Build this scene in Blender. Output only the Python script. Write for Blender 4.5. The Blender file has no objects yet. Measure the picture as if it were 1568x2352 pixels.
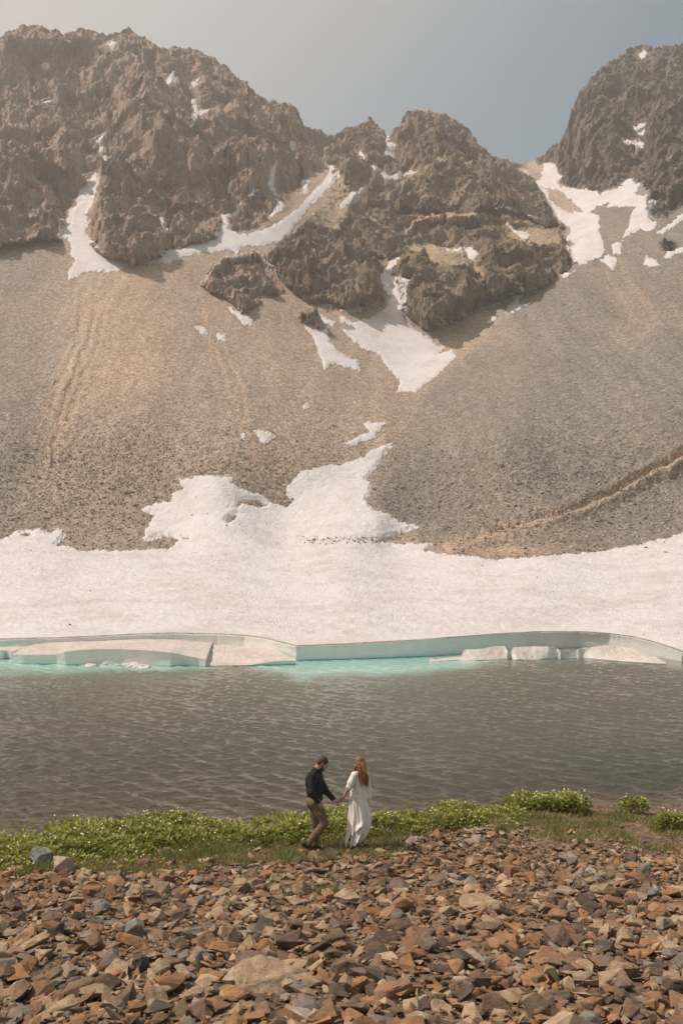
import bpy, bmesh, math, random
import numpy as np
from mathutils import Vector, Matrix

# ------------------------------------------------------------------ camera, sky, sun, exposure
SC = bpy.context.scene
COL = SC.collection
CAMZ = 5.85                       # metres above the lake
FPX, CX, CY = 2352 * 35 / 36, 784.0, 1176.0      # sheet units used for laying things out: 1568 x 2352
PITCH = math.atan((1286 - 1176) / FPX)
cam_d = bpy.data.cameras.new('camera')
cam_d.sensor_fit = 'VERTICAL'
cam_d.sensor_height = 36
cam_d.lens = 35
cam_d.clip_start = 0.05
cam_d.clip_end = 5000
cam = bpy.data.objects.new('camera', cam_d)
COL.objects.link(cam)
cam.location = (0, 0, CAMZ)
cam.rotation_euler = (math.pi / 2 + PITCH, 0, 0)
SC.camera = cam
SC.view_settings.view_transform = 'Standard'
SC.view_settings.look = 'None'
SC.view_settings.gamma = 1
SC.view_settings.exposure = 0.22
SC.cycles.use_denoising = True
SC.render.filter_size = 1.1
SC.cycles.adaptive_threshold = 0.006
SC.cycles.max_bounces = 6
SC.cycles.transparent_max_bounces = 12
SC.cycles.volume_bounces = 1

SUN_AZ = math.radians(-95)        # from the view direction (+y) towards +x
SUN_EL = math.radians(56)
sd = Vector((math.sin(SUN_AZ) * math.cos(SUN_EL), math.cos(SUN_AZ) * math.cos(SUN_EL), math.sin(SUN_EL)))
sun_d = bpy.data.lights.new('sun', 'SUN')
sun_d.energy = 4.0
sun_d.angle = math.radians(0.5)
sun_d.color = (1.0, 0.87, 0.77)
sun = bpy.data.objects.new('sun', sun_d)
COL.objects.link(sun)
sun.rotation_euler = sd.to_track_quat('Z', 'Y').to_euler()

W = bpy.data.worlds.new('World')
SC.world = W
W.use_nodes = True
nt = W.node_tree
nt.nodes.clear()
sky = nt.nodes.new('ShaderNodeTexSky')
sky.sky_type = 'NISHITA'
sky.sun_disc = False
sky.sun_elevation = SUN_EL
sky.sun_rotation = SUN_AZ
sky.altitude = 3000
sky.air_density = 1.0
sky.dust_density = 2.5
sky.ozone_density = 2.5
hs = nt.nodes.new('ShaderNodeHueSaturation')
hs.inputs['Saturation'].default_value = 0.8
tint = nt.nodes.new('ShaderNodeMix')
tint.data_type = 'RGBA'
tint.blend_type = 'MULTIPLY'
tint.inputs['Factor'].default_value = 1.0
tint.inputs['B'].default_value = (0.88, 1.02, 0.80, 1)
bg = nt.nodes.new('ShaderNodeBackground')
bg.inputs['Strength'].default_value = 0.125
wo = nt.nodes.new('ShaderNodeOutputWorld')
nt.links.new(sky.outputs['Color'], hs.inputs['Color'])
nt.links.new(hs.outputs['Color'], tint.inputs['A'])
# hazy aureole on the sun's side of the sky
tc = nt.nodes.new('ShaderNodeTexCoord')
dp_ = nt.nodes.new('ShaderNodeVectorMath'); dp_.operation = 'DOT_PRODUCT'; dp_.inputs[1].default_value = sd
nt.links.new(tc.outputs['Generated'], dp_.inputs[0])
mr_ = nt.nodes.new('ShaderNodeMapRange'); mr_.interpolation_type = 'SMOOTHSTEP'
nt.links.new(dp_.outputs['Value'], mr_.inputs[0])
for i_, v_ in ((1, 0.12), (2, 0.55), (3, 0.0), (4, 0.88)): mr_.inputs[i_].default_value = v_
gm = nt.nodes.new('ShaderNodeMix'); gm.data_type = 'RGBA'
nt.links.new(mr_.outputs[0], gm.inputs['Factor'])
nt.links.new(tint.outputs['Result'], gm.inputs['A'])
gm.inputs['B'].default_value = (4.4, 4.05, 3.75, 1)
nt.links.new(gm.outputs['Result'], bg.inputs['Color'])
nt.links.new(bg.outputs['Background'], wo.inputs['Surface'])

# ------------------------------------------------------------------ helpers
RNG = np.random.default_rng(7)
random.seed(5)
cp, sp = math.cos(PITCH), math.sin(PITCH)


def ray(px, py):
    """direction with forward (y) component 1 through a sheet point"""
    px = np.asarray(px, float); py = np.asarray(py, float)
    x = (px - CX) / FPX
    u = (CY - py) / FPX
    dy = cp - u * sp
    dz = sp + u * cp
    return x / dy, dz / dy


def at_D(px, py, D):
    rx, rz = ray(px, py)
    return np.stack([rx * D, D + 0 * rx, CAMZ + rz * D], -1)


def at_z(px, py, z):
    rx, rz = ray(px, py)
    D = (z - CAMZ) / rz
    return np.stack([rx * D, D + 0 * rx, z + 0 * rx * D], -1)


def hsh(ix, iy, iz, seed):
    n = ((ix & 0xffffffff) * 0x8da6b343 + (iy & 0xffffffff) * 0xd8163841 + (iz & 0xffffffff) * 0xcb1ab31f + seed * 0x165667b1) & 0xffffffff
    n = (n ^ (n >> 15)) * 0x2c1b3c6d & 0xffffffff
    n = (n ^ (n >> 12)) * 0x297a2d39 & 0xffffffff
    n = n ^ (n >> 15)
    return (n & 0xffffff).astype(np.float32) / 16777215.0


def vnoise(p, seed=0):
    p = np.asarray(p, np.float32)
    i = np.floor(p).astype(np.int64)
    f = p - i
    f = f * f * f * (f * (f * 6 - 15) + 10)
    r = 0
    for dx in (0, 1):
        wx = f[..., 0] if dx else 1 - f[..., 0]
        for dy in (0, 1):
            wy = f[..., 1] if dy else 1 - f[..., 1]
            for dz in (0, 1):
                wz = f[..., 2] if dz else 1 - f[..., 2]
                r = r + wx * wy * wz * hsh(i[..., 0] + dx, i[..., 1] + dy, i[..., 2] + dz, seed)
    return r * 2 - 1


def fbm(p, oct=4, seed=0, lac=2.03, gain=0.5):
    a, s, r = 1.0, 0.0, 0
    p = np.asarray(p, np.float32)
    for k in range(oct):
        r = r + a * vnoise(p, seed + k * 17)
        s += a
        a *= gain
        p = p * lac + 3.7
    return r / s


def ridged(p, oct=5, seed=0, lac=2.1, gain=0.55):
    a, s, r, w = 1.0, 0.0, 0, 1.0
    p = np.asarray(p, np.float32)
    for k in range(oct):
        n = 1 - np.abs(vnoise(p, seed + k * 31))
        n = n * n * w
        w = np.clip(n * 1.6, 0, 1)
        r = r + a * n
        s += a
        a *= gain
        p = p * lac + 7.1
    return r / s


def sstep(a, b, x):
    t = np.clip((x - a) / (b - a), 0, 1)
    return t * t * (3 - 2 * t)


def mesh_np(name, verts, faces, mat=None, smooth=False, parent=None, attrs=None, link=True):
    """faces: (n,3) or (n,4) int array"""
    me = bpy.data.meshes.new(name)
    verts = np.asarray(verts, np.float32)
    faces = np.asarray(faces, np.int32)
    k = faces.shape[1]
    me.vertices.add(len(verts))
    me.vertices.foreach_set('co', verts.ravel())
    me.loops.add(faces.size)
    me.loops.foreach_set('vertex_index', faces.ravel())
    me.polygons.add(len(faces))
    me.polygons.foreach_set('loop_start', np.arange(0, faces.size, k, dtype=np.int32))
    me.update(calc_edges=True)
    me.polygons.foreach_set('use_smooth', np.full(len(faces), smooth))
    for an, av in (attrs or {}).items():
        at = me.attributes.new(an, 'FLOAT_COLOR', 'POINT' if len(av) == len(verts) else 'FACE')
        at.data.foreach_set('color', np.asarray(av, np.float32).ravel())
    if mat: me.materials.append(mat)
    o = bpy.data.objects.new(name, me)
    if link: COL.objects.link(o)
    if parent: o.parent = parent
    return o


def tag(o, label=None, cat=None, group=None, kind=None):
    for k, v in (('label', label), ('category', cat), ('group', group), ('kind', kind)):
        if v: o[k] = v
    return o


def empty(name, loc, rz=0, **kw):
    o = bpy.data.objects.new(name, None)
    COL.objects.link(o)
    o.location = loc
    o.rotation_euler = (0, 0, rz)
    return tag(o, **kw)


def grid_faces(nr, nc, off=0):
    i = np.arange(nr - 1)[:, None] * nc + np.arange(nc - 1)[None, :]
    return (np.stack([i, i + 1, i + nc + 1, i + nc], -1).reshape(-1, 4) + off)


# ------------------------------------------------------------------ node helper
class N:
    def __init__(s, name, rough=0.9, spec=0.2):
        s.m = bpy.data.materials.new(name)
        s.m.use_nodes = True
        s.t = s.m.node_tree
        s.b = s.t.nodes['Principled BSDF']
        s.b.inputs['Roughness'].default_value = rough
        s.b.inputs['Specular IOR Level'].default_value = spec

    def n(s, ty, **kw):
        n = s.t.nodes.new(ty)
        for k, v in kw.items():
            setattr(n, k, v)
        return n

    def lk(s, a, b): s.t.links.new(a, b)

    def set(s, inp, v):
        if hasattr(v, 'is_linked') or hasattr(v, 'links'): s.lk(v, inp)
        elif isinstance(v, (tuple, list)) and len(v) == 3 and inp.type == 'RGBA': inp.default_value = (*v, 1)
        else: inp.default_value = v

    def obj(s): return s.n('ShaderNodeTexCoord').outputs['Object']
    def geo(s, w): return s.n('ShaderNodeNewGeometry').outputs[w]
    def attr(s, name, out='Color'): return s.n('ShaderNodeAttribute', attribute_name=name).outputs[out]

    def scale(s, v, sc, rot=(0, 0, 0)):
        m = s.n('ShaderNodeMapping')
        s.lk(v, m.inputs['Vector'])
        m.inputs['Scale'].default_value = sc
        m.inputs['Rotation'].default_value = rot
        return m.outputs['Vector']

    def noise(s, v, scale, detail=4, rough=0.55, dist=0.0, out='Fac'):
        n = s.n('ShaderNodeTexNoise')
        s.lk(v, n.inputs['Vector'])
        n.inputs['Scale'].default_value = scale
        n.inputs['Detail'].default_value = detail
        n.inputs['Roughness'].default_value = rough
        n.inputs['Distortion'].default_value = dist
        return n.outputs[out]

    def voro(s, v, scale, out='Color', feature='F1'):
        n = s.n('ShaderNodeTexVoronoi', feature=feature)
        s.lk(v, n.inputs['Vector'])
        n.inputs['Scale'].default_value = scale
        return n.outputs[out]

    def sep(s, c, i):
        n = s.n('ShaderNodeSeparateColor')
        s.lk(c, n.inputs[0])
        return n.outputs[i]

    def xyz(s, c, i):
        n = s.n('ShaderNodeSeparateXYZ')
        s.lk(c, n.inputs[0])
        return n.outputs[i]

    def math(s, op, a, b=0.0, c=0.0, clamp=False):
        n = s.n('ShaderNodeMath', operation=op, use_clamp=clamp)
        for i, v in enumerate((a, b, c)): s.set(n.inputs[i], v)
        return n.outputs[0]

    def mr(s, v, a, b, c=0.0, d=1.0):
        n = s.n('ShaderNodeMapRange')
        s.lk(v, n.inputs[0])
        for i, q in enumerate((a, b, c, d)): n.inputs[i + 1].default_value = q
        return n.outputs[0]

    def mix(s, f, a, b, blend='MIX'):
        n = s.n('ShaderNodeMix', data_type='RGBA', blend_type=blend)
        s.set(n.inputs['Factor'], f)
        s.set(n.inputs['A'], a)
        s.set(n.inputs['B'], b)
        return n.outputs['Result']

    def gray(s, f, a, b):
        v = s.mr(f, 0, 1, a, b)
        n = s.n('ShaderNodeCombineColor')
        for i in range(3): s.lk(v, n.inputs[i])
        return n.outputs[0]

    def bump(s, h, dist, strength=1.0, normal=None):
        n = s.n('ShaderNodeBump')
        s.lk(h, n.inputs['Height'])
        n.inputs['Distance'].default_value = dist
        n.inputs['Strength'].default_value = strength
        if normal: s.lk(normal, n.inputs['Normal'])
        return n.outputs['Normal']

    def out(s, col, normal=None):
        s.set(s.b.inputs['Base Color'], col)
        if normal: s.lk(normal, s.b.inputs['Normal'])
        return s.m
# ------------------------------------------------------------------ far terrain: cirque wall, scree fans, snow
def interp_pts(pts, x):
    p = np.array(pts, float)
    return np.interp(x, p[:, 0], p[:, 1])


def Z1(p): return [(x / 2, 31.4 + y / 2) for x, y in p]
def Z2(p): return [(784 + x / 2, 31.4 + y / 2) for x, y in p]
def Z3(p): return [(x / 2, 596 + y / 2) for x, y in p]
def Z4(p): return [(784 + x / 2, 596 + y / 2) for x, y in p]


SIL = [(-300, 190), (-120, 130), (-40, 112), (0, 82), (15, 70), (30, 66), (60, 61), (100, 63), (130, 72), (165, 72), (190, 66), (215, 72), (238, 80), (243, 86),
       (262, 77), (290, 70), (305, 71), (330, 86), (352, 98), (370, 101), (395, 106), (440, 105), (470, 124), (500, 140),
       (522, 152), (530, 168), (556, 184), (568, 181), (571, 200), (600, 222), (640, 233), (650, 232), (682, 243), (690, 265), (697, 286), (705, 288), (716, 291), (735, 300),
       (752, 313), (765, 310), (784, 306), (806, 288), (822, 287), (833, 281), (844, 279), (849, 271), (856, 278), (870, 295), (888, 312), (896, 310), (918, 280), (935, 262),
       (955, 251), (975, 248), (990, 253), (1008, 262), (1018, 256), (1035, 265), (1060, 285), (1085, 310), (1100, 335), (1118, 349), (1135, 360), (1150, 366), (1170, 370),
       (1185, 377), (1208, 375), (1230, 365), (1250, 353), (1270, 330), (1290, 315), (1305, 285), (1312, 250), (1330, 210), (1350, 185), (1370, 165), (1400, 141),
       (1425, 125), (1445, 115), (1470, 107), (1487, 108), (1500, 113), (1530, 109), (1568, 103), (1640, 85), (1760, 120), (1900, 180)]
EDGE = [(-300, 1478, 64), (0, 1469, 62.5), (60, 1467, 62), (130, 1466, 61.8), (200, 1463, 61.8), (300, 1458, 62), (400, 1455, 62.2), (500, 1457, 62), (560, 1460, 61.5), (610, 1467, 60.3), (650, 1477, 59), (680, 1484, 58.0),
        (720, 1483, 58.2), (800, 1479, 58.8), (900, 1474, 59.6), (980, 1469, 60.5), (1060, 1463, 62), (1150, 1456, 64.5), (1240, 1452, 66), (1330, 1452, 66.5), (1400, 1456, 65.5), (1450, 1463, 63.5),
        (1500, 1475, 61), (1540, 1488, 58.8), (1568, 1498, 57.2), (1640, 1505, 56.5), (1900, 1510, 56)]
EDGE = np.array(EDGE, float)
CTRL = [(p[0], p[1], p[2]) for p in EDGE[::2]] + [
    # snowfield, scree foot
    (-300, 1385, 85), (0, 1380, 84), (400, 1375, 84), (800, 1380, 84), (1200, 1370, 87), (1568, 1390, 80), (1900, 1395, 80),
    (-300, 1245, 122), (0, 1250, 121), (200, 1275, 118), (400, 1255, 128), (650, 1260, 130), (900, 1262, 130), (1150, 1285, 117), (1400, 1268, 119), (1568, 1238, 121), (1900, 1200, 125),
    (500, 1130, 142), (680, 1100, 148), (800, 1150, 143), (870, 1020, 160), (870, 1200, 136),
    # left fan
    (-300, 950, 158), (0, 950, 160), (300, 950, 157), (560, 950, 160), (-300, 750, 190), (0, 750, 194), (300, 750, 190), (500, 760, 196), (700, 850, 185),
    (-300, 560, 225), (0, 562, 228), (300, 625, 217), (420, 590, 230), (560, 620, 232), (700, 745, 212), (610, 720, 210),
    # valley and right fan
    (915, 900, 186), (880, 970, 168), (1040, 820, 202), (960, 750, 222), (900, 610, 262),
    (1150, 1000, 150), (1400, 1000, 146), (1568, 1000, 142), (1900, 1000, 140), (1150, 850, 184), (1400, 750, 198), (1600, 750, 190), (1900, 700, 198),
    (1400, 600, 238), (1568, 560, 238), (1330, 600, 244), (1900, 500, 245),
    # left massif
    (300, 480, 258), (100, 450, 258), (-300, 400, 262), (500, 480, 262), (650, 460, 278), (0, 280, 300), (250, 270, 305), (450, 280, 305), (600, 350, 308),
    (-300, 200, 345), (0, 90, 350), (200, 80, 352), (420, 110, 350), (560, 190, 352), (680, 250, 360), (755, 315, 372), (700, 400, 322),
    # middle peaks, knoll and ledges
    (850, 280, 385), (890, 380, 352), (985, 250, 392), (1080, 330, 372), (780, 420, 318), (850, 470, 300), (1000, 380, 338), (1130, 375, 345), (1100, 480, 296),
    (950, 490, 300), (1000, 560, 276), (1150, 560, 274), (1280, 560, 272), (780, 560, 272), (700, 600, 248), (800, 700, 228), (980, 690, 236), (1150, 650, 246), (1240, 500, 300),
    # col and right mountain
    (1205, 378, 420), (1250, 440, 345), (1330, 520, 280), (1450, 430, 292), (1568, 460, 268), (1290, 320, 400), (1350, 300, 360), (1420, 150, 408), (1568, 110, 402), (1500, 280, 335), (1900, 200, 390), (1900, 400, 290)]

C_ = np.array(CTRL, float)


def tps_fit(P, v, lam=1e-4):
    n = len(P)
    r2 = ((P[:, None] - P[None]) ** 2).sum(-1)
    K = np.where(r2 > 0, r2 * np.log(r2 + 1e-12) * 0.5, 0) + lam * np.eye(n)
    A = np.zeros((n + 3, n + 3))
    A[:n, :n] = K
    A[:n, n] = 1; A[:n, n + 1:] = P
    A[n, :n] = 1; A[n + 1:, :n] = P.T
    b = np.concatenate([v, [0, 0, 0]])
    return np.linalg.solve(A, b)


def tps_eval(P, w, Q):
    r = (w[len(P)] + Q @ w[len(P) + 1:]).astype(np.float32)
    Q = Q.astype(np.float32)
    for k in range(len(P)):
        r2 = (Q[:, 0] - P[k, 0]) ** 2 + (Q[:, 1] - P[k, 1]) ** 2
        r += (w[k] * 0.5) * r2 * np.log(r2 + 1e-9)
    return r


NC, NR = 1650, 1040
px1 = np.linspace(-230, 1800, NC)
top = interp_pts(SIL, px1)
bot = np.interp(px1, EDGE[:, 0], EDGE[:, 1])
tt = np.linspace(0, 1, NR)
tt = np.interp(tt, [0, .13, 1], [0, .18, 1])
PX = np.repeat(px1[None], NR, 0)
PY = bot[None] + (top - bot)[None] * tt[:, None]
CP = C_[:, :2] / 1000
wD = tps_fit(CP, np.log(C_[:, 2]), 2e-4)
D = np.exp(tps_eval(CP, wD, np.stack([PX.ravel(), PY.ravel()], -1) / 1000)).reshape(NR, NC)
# exact shore edge
De = np.interp(px1, EDGE[:, 0], EDGE[:, 2])
k0 = np.exp(-((bot[None] - PY) / 18.0))
D = D * (1 - k0) + (De[None] * (D / D[0:1])) * k0


def in_poly(poly, X, Y):
    poly = np.asarray(poly, float)
    ins = np.zeros(X.shape, bool)
    x0, y0 = poly[-1]
    for x1, y1 in poly:
        c = ((y1 > Y) != (y0 > Y))
        if y0 != y1:
            ins ^= c & (X < (x0 - x1) * (Y - y1) / (y0 - y1) + x1)
        x0, y0 = x1, y1
    return ins


def seg_dist(line, X, Y, closed=False):
    line = np.asarray(line, float)
    if closed: line = np.vstack([line, line[:1]])
    best = np.full(X.shape, 1e9)
    for (x0, y0), (x1, y1) in zip(line[:-1], line[1:]):
        dx, dy = x1 - x0, y1 - y0
        L = dx * dx + dy * dy + 1e-9
        t = np.clip(((X - x0) * dx + (Y - y0) * dy) / L, 0, 1)
        best = np.minimum(best, (X - x0 - t * dx) ** 2 + (Y - y0 - t * dy) ** 2)
    return np.sqrt(best)


def sdf(poly, X, Y, margin=12):
    """signed distance in sheet units, positive inside, -margin far outside"""
    poly = np.asarray(poly, float)
    out = np.full(X.shape, -float(margin))
    x0, y0 = poly.min(0) - margin; x1, y1 = poly.max(0) + margin
    m = (X > x0) & (X < x1) & (Y > y0) & (Y < y1)
    if not m.any(): return out
    xs, ys = X[m], Y[m]
    d = seg_dist(poly, xs, ys, True)
    d = np.where(in_poly(poly, xs, ys), d, -d)
    out[m] = np.maximum(d, -margin)
    return out


# warped sheet coordinates give every outline an irregular edge
q = np.stack([PX / 26, PY / 26, 0 * PX], -1)
wx = fbm(q, 4, 11, gain=0.6); wy = fbm(q + 50, 4, 12, gain=0.6)
q2 = np.stack([PX / 7, PY / 7, 0 * PX], -1)
fx = fbm(q2 + 90, 3, 13, gain=0.65); fy = fbm(q2 + 70, 3, 14, gain=0.65)
WX, WY = PX + wx * 9 + fx * 4, PY + wy * 8 + fy * 4

R_LEFT = [(-320, 0), (-320, 552), (0, 553), (60, 551), (155, 549), (165, 500), (215, 430), (230, 440), (208, 500), (200, 552), (222, 575), (240, 590), (290, 603), (320, 604), (380, 582), (430, 562), (500, 517), (520, 500), (535, 535), (600, 525), (640, 480),
          (640, 470), (700, 430), (712, 400), (745, 385), (762, 330), (755, 300), (690, 200), (400, 0)]
R_MID = [(750, 250), (1100, 250), (1190, 378), (1215, 400), (1250, 440), (1290, 520), (1305, 560), (1328, 602), (1270, 640), (1230, 665), (1185, 700), (1168, 682), (1120, 700), (1060, 715), (1035, 742), (985, 752), (965, 745), (935, 715),
         (915, 690), (900, 660), (890, 690), (850, 714), (800, 708), (750, 712), (700, 690), (665, 660), (640, 625), (608, 598), (640, 560), (690, 520), (740, 470), (760, 420), (745, 370)]
R_OUT = [(463, 648), (475, 630), (510, 590), (540, 582), (592, 580), (620, 603), (640, 635), (652, 662), (640, 672), (600, 683), (595, 700), (560, 716), (540, 700), (520, 690)]
R_SML = [(680, 722), (690, 712), (715, 708), (735, 725), (745, 745), (738, 755), (712, 745), (690, 735)]
R_RIGHT = [(1235, 378), (1215, 340), (1300, 60), (1900, 60), (1900, 540), (1568, 470), (1530, 500), (1505, 505), (1480, 480), (1490, 440), (1450, 410), (1420, 425), (1375, 440), (1340, 430), (1300, 432), (1275, 410), (1262, 385)]
R_RSM = [(1512, 560), (1530, 548), (1552, 556), (1548, 575), (1530, 582), (1515, 575)]
rock_polys = {'left': R_LEFT, 'mid': R_MID, 'out': R_OUT, 'small': R_SML, 'right': R_RIGHT, 'rsmall': R_RSM}
lab = np.zeros((NR, NC), np.int8)
rock = np.zeros((NR, NC), np.float32)
rin = np.zeros((NR, NC), np.float32)
for i, (k, poly) in enumerate(rock_polys.items()):
    d = sdf(poly, WX, WY, 12)
    rin = np.maximum(rin, sstep(0, 34 if k in ('left', 'mid', 'right') else 14, d))
    lab[d > 0] = i + 1
    rock = np.maximum(rock, sstep(-2, 7, d))

# grassy and stony ledges between the crags
soil = np.zeros((NR, NC), np.float32)
for poly in (Z2([(60, 905), (160, 930), (250, 1010), (175, 965)]), Z2([(250, 1012), (330, 935), (480, 893), (640, 892), (830, 950), (985, 958), (1010, 985), (900, 985), (700, 940), (480, 928), (340, 975), (262, 1035)]),
             Z2([(300, 1062), (420, 1045), (600, 1110), (640, 1150), (560, 1180), (420, 1160), (330, 1110)]), Z2([(760, 1005), (900, 975), (1010, 1000), (1005, 1075), (860, 1075), (800, 1050)]),
             Z4([(560, 10), (640, 30), (690, 110), (620, 90)]), Z1([(1445, 850), (1568, 740), (1640, 820), (1568, 1000), (1400, 950)]), Z2([(440, 655), (640, 690), (590, 705), (420, 690), (300, 760), (190, 860), (240, 780)])):
    soil = np.maximum(soil, sstep(-4, 8, sdf(poly, WX, WY, 12)))
rock = rock * (1 - 0.72 * soil)

# buttresses and hollows: (outline, metres towards the viewer, rounding)
BUTT = [
    ([(205, 560), (200, 500), (212, 450), (228, 375), (262, 362), (290, 392), (355, 415), (376, 445), (388, 500), (392, 560), (372, 588), (310, 606), (250, 596)], 13, 12),
    ([(392, 440), (420, 418), (455, 455), (512, 500), (495, 540), (445, 562), (400, 572), (385, 520)], 9, 10),
    ([(-60, 370), (30, 345), (80, 350), (112, 372), (128, 430), (150, 470), (140, 552), (0, 560), (-80, 560)], 14, 14),
    ([(300, 250), (345, 180), (400, 160), (440, 230), (470, 330), (520, 420), (490, 480), (380, 420), (270, 370), (250, 300)], 9, 26),
    ([(530, 172), (560, 190), (640, 240), (690, 260), (692, 330), (640, 420), (572, 470), (548, 430), (520, 360), (541, 290), (512, 220)], 7, 26),
    ([(80, 90), (140, 80), (170, 180), (200, 300), (190, 400), (120, 350), (60, 240)], 9, 22),
    ([(900, 465), (930, 400), (960, 365), (1050, 352), (1130, 360), (1190, 388), (1240, 440), (1290, 522), (1200, 500), (1095, 478), (1000, 470)], 14, 10),
    ([(612, 600), (650, 560), (700, 520), (760, 515), (795, 545), (822, 585), (868, 620), (885, 690), (800, 708), (700, 690)], 10, 16),
    ([(770, 500), (830, 485), (880, 500), (915, 545), (900, 590), (850, 600), (820, 570)], 8, 12),
    ([(905, 620), (930, 590), (1000, 560), (1100, 600), (1250, 560), (1325, 600), (1230, 672), (1130, 692), (1020, 748), (970, 752), (920, 710)], 9, 14),
    ([(1000, 565), (1060, 560), (1085, 620), (1075, 700), (1010, 740), (970, 745), (960, 660)], 6, 8), ([(1100, 600), (1180, 575), (1230, 600), (1200, 660), (1130, 690), (1100, 650)], 5, 8), ([(830, 440), (900, 430), (1000, 470), (1090, 480), (1100, 500), (930, 510), (850, 480)], 5, 8),
    ([(630, 570), (700, 525), (730, 560), (720, 640), (690, 680), (650, 640)], 5, 8), ([(745, 560), (800, 560), (850, 620), (860, 690), (800, 700), (760, 650)], 5, 8), ([(1110, 370), (1170, 372), (1215, 410), (1200, 480), (1140, 470)], 6, 8), ([(960, 375), (1000, 372), (1010, 465), (960, 470)], 5, 8),
    ([(0, 120), (60, 100), (70, 300), (20, 330)], 6, 12), ([(240, 100), (300, 90), (330, 180), (290, 240), (250, 200)], 7, 12), ([(420, 320), (470, 330), (490, 400), (440, 410)], 5, 8), ([(540, 330), (590, 320), (600, 440), (550, 470)], 6, 8),
    ([(1180, 500), (1250, 515), (1300, 540), (1310, 575), (1240, 570), (1180, 540)], 4, 14),
    (R_OUT, 7, 8), (R_SML, 3, 6), (R_RSM, 2.5, 6),
    ([(1265, 400), (1300, 300), (1330, 220), (1390, 190), (1440, 260), (1450, 350), (1430, 425), (1340, 440)], 11, 26),
    ([(1480, 300), (1568, 260), (1700, 250), (1700, 480), (1560, 470), (1500, 430)], 12, 26),
    ([(755, 320), (850, 270), (885, 315), (880, 380), (830, 440), (780, 430)], 7, 16),
    ([(905, 320), (985, 250), (1090, 310), (1120, 350), (1000, 372), (920, 400)], 9, 18)]
for poly, m, rd in BUTT:
    d = sdf(poly, WX, WY, 6)
    if 600 < np.mean([p[0] for p in poly]) < 1250: m *= 1.1
    D = D - m * (1 - np.exp(-np.maximum(d + 1.5, 0) / rd))
HOLL = [([(1440, 200), (1500, 200), (1500, 330), (1470, 360), (1440, 320), (1400, 290)], 12, 14), ([(60, 300), (170, 260), (240, 330), (240, 400), (180, 460), (130, 400)], 4, 20),
        ([(480, 300), (520, 300), (530, 450), (480, 470)], 8, 12), ([(1000, 395), (1055, 400), (1060, 470), (1020, 465)], 6, 8)]
for poly, m, rd in HOLL:
    d = sdf(poly, WX, WY, 6)
    D = D + m * (1 - np.exp(-np.maximum(d, 0) / rd))

P0 = at_D(PX, PY, D)
up_w = (PY - top[None])                      # sheet distance below the skyline
env = sstep(0, 60, up_w)
P32 = P0.astype(np.float32)
wq = np.stack([fbm(P32 / 38, 3, 21), fbm(P32 / 38 + 9, 3, 22), fbm(P32 / 38 + 19, 3, 23)], -1) * 14
# strata dip and vertical ribs
ca, sa = math.cos(0.5), math.sin(0.5)
xr = P32[..., 0] * ca + P32[..., 2] * sa * 0.55
zr = -P32[..., 0] * sa * 0.55 + P32[..., 2] * ca
Q = np.stack([xr, P32[..., 1] * 0.6, zr * 0.55], -1) + wq
big = ridged(Q / 46, 3, 41)
mid_ = ridged(Q / 17 + 5, 3, 47)
hi = ridged(np.stack([xr, P32[..., 1], zr * 0.7], -1) / 6.0 + wq * 0.05, 4, 53, gain=0.62)
hi2 = ridged(np.stack([xr, P32[..., 1], zr * 0.6], -1) / 2.3, 2, 57, gain=0.62)
fine = fbm(P32 / 1.2, 3, 61, gain=0.7)
blk = vnoise(P32 / 3.1, 71)
blk = np.sign(blk) * np.minimum(np.abs(blk) * 3, 1) * 0.5
terr = np.abs(((zr / 7.5 + fbm(P32 / 20, 2, 77) * 1.2) % 1.0) - 0.5) * 2      # ledges
ribs = ridged(np.stack([xr / 8.5, P32[..., 1] / 12, zr / 34], -1) + wq * .02, 3, 49)
frac = ridged(np.stack([(xr + zr * .35) / 3.6, P32[..., 1] / 6, zr / 15], -1), 2, 51)
strata = ((zr / 2.9 + fbm(P32 / 12, 2, 79) * 1.6) % 1.0)
lowf = (0.25 + 0.75 * rin) * env
alongview = rock * (lowf * ((big - 0.45) * 17) + (0.25 + 0.75 * env) * ((mid_ - 0.45) * 4.5 + (ribs - .45) * 4.0) * (0.35 + 0.65 * rin) + 0)
rough_av = rock * ((0.25 + 0.75 * env) * ((ribs - .45) * 2.5 + (frac - .45) * 2.4) * (0.4 + 0.6 * rin) + env * (terr * 1.4 * rin + strata * 0.8))
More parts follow.
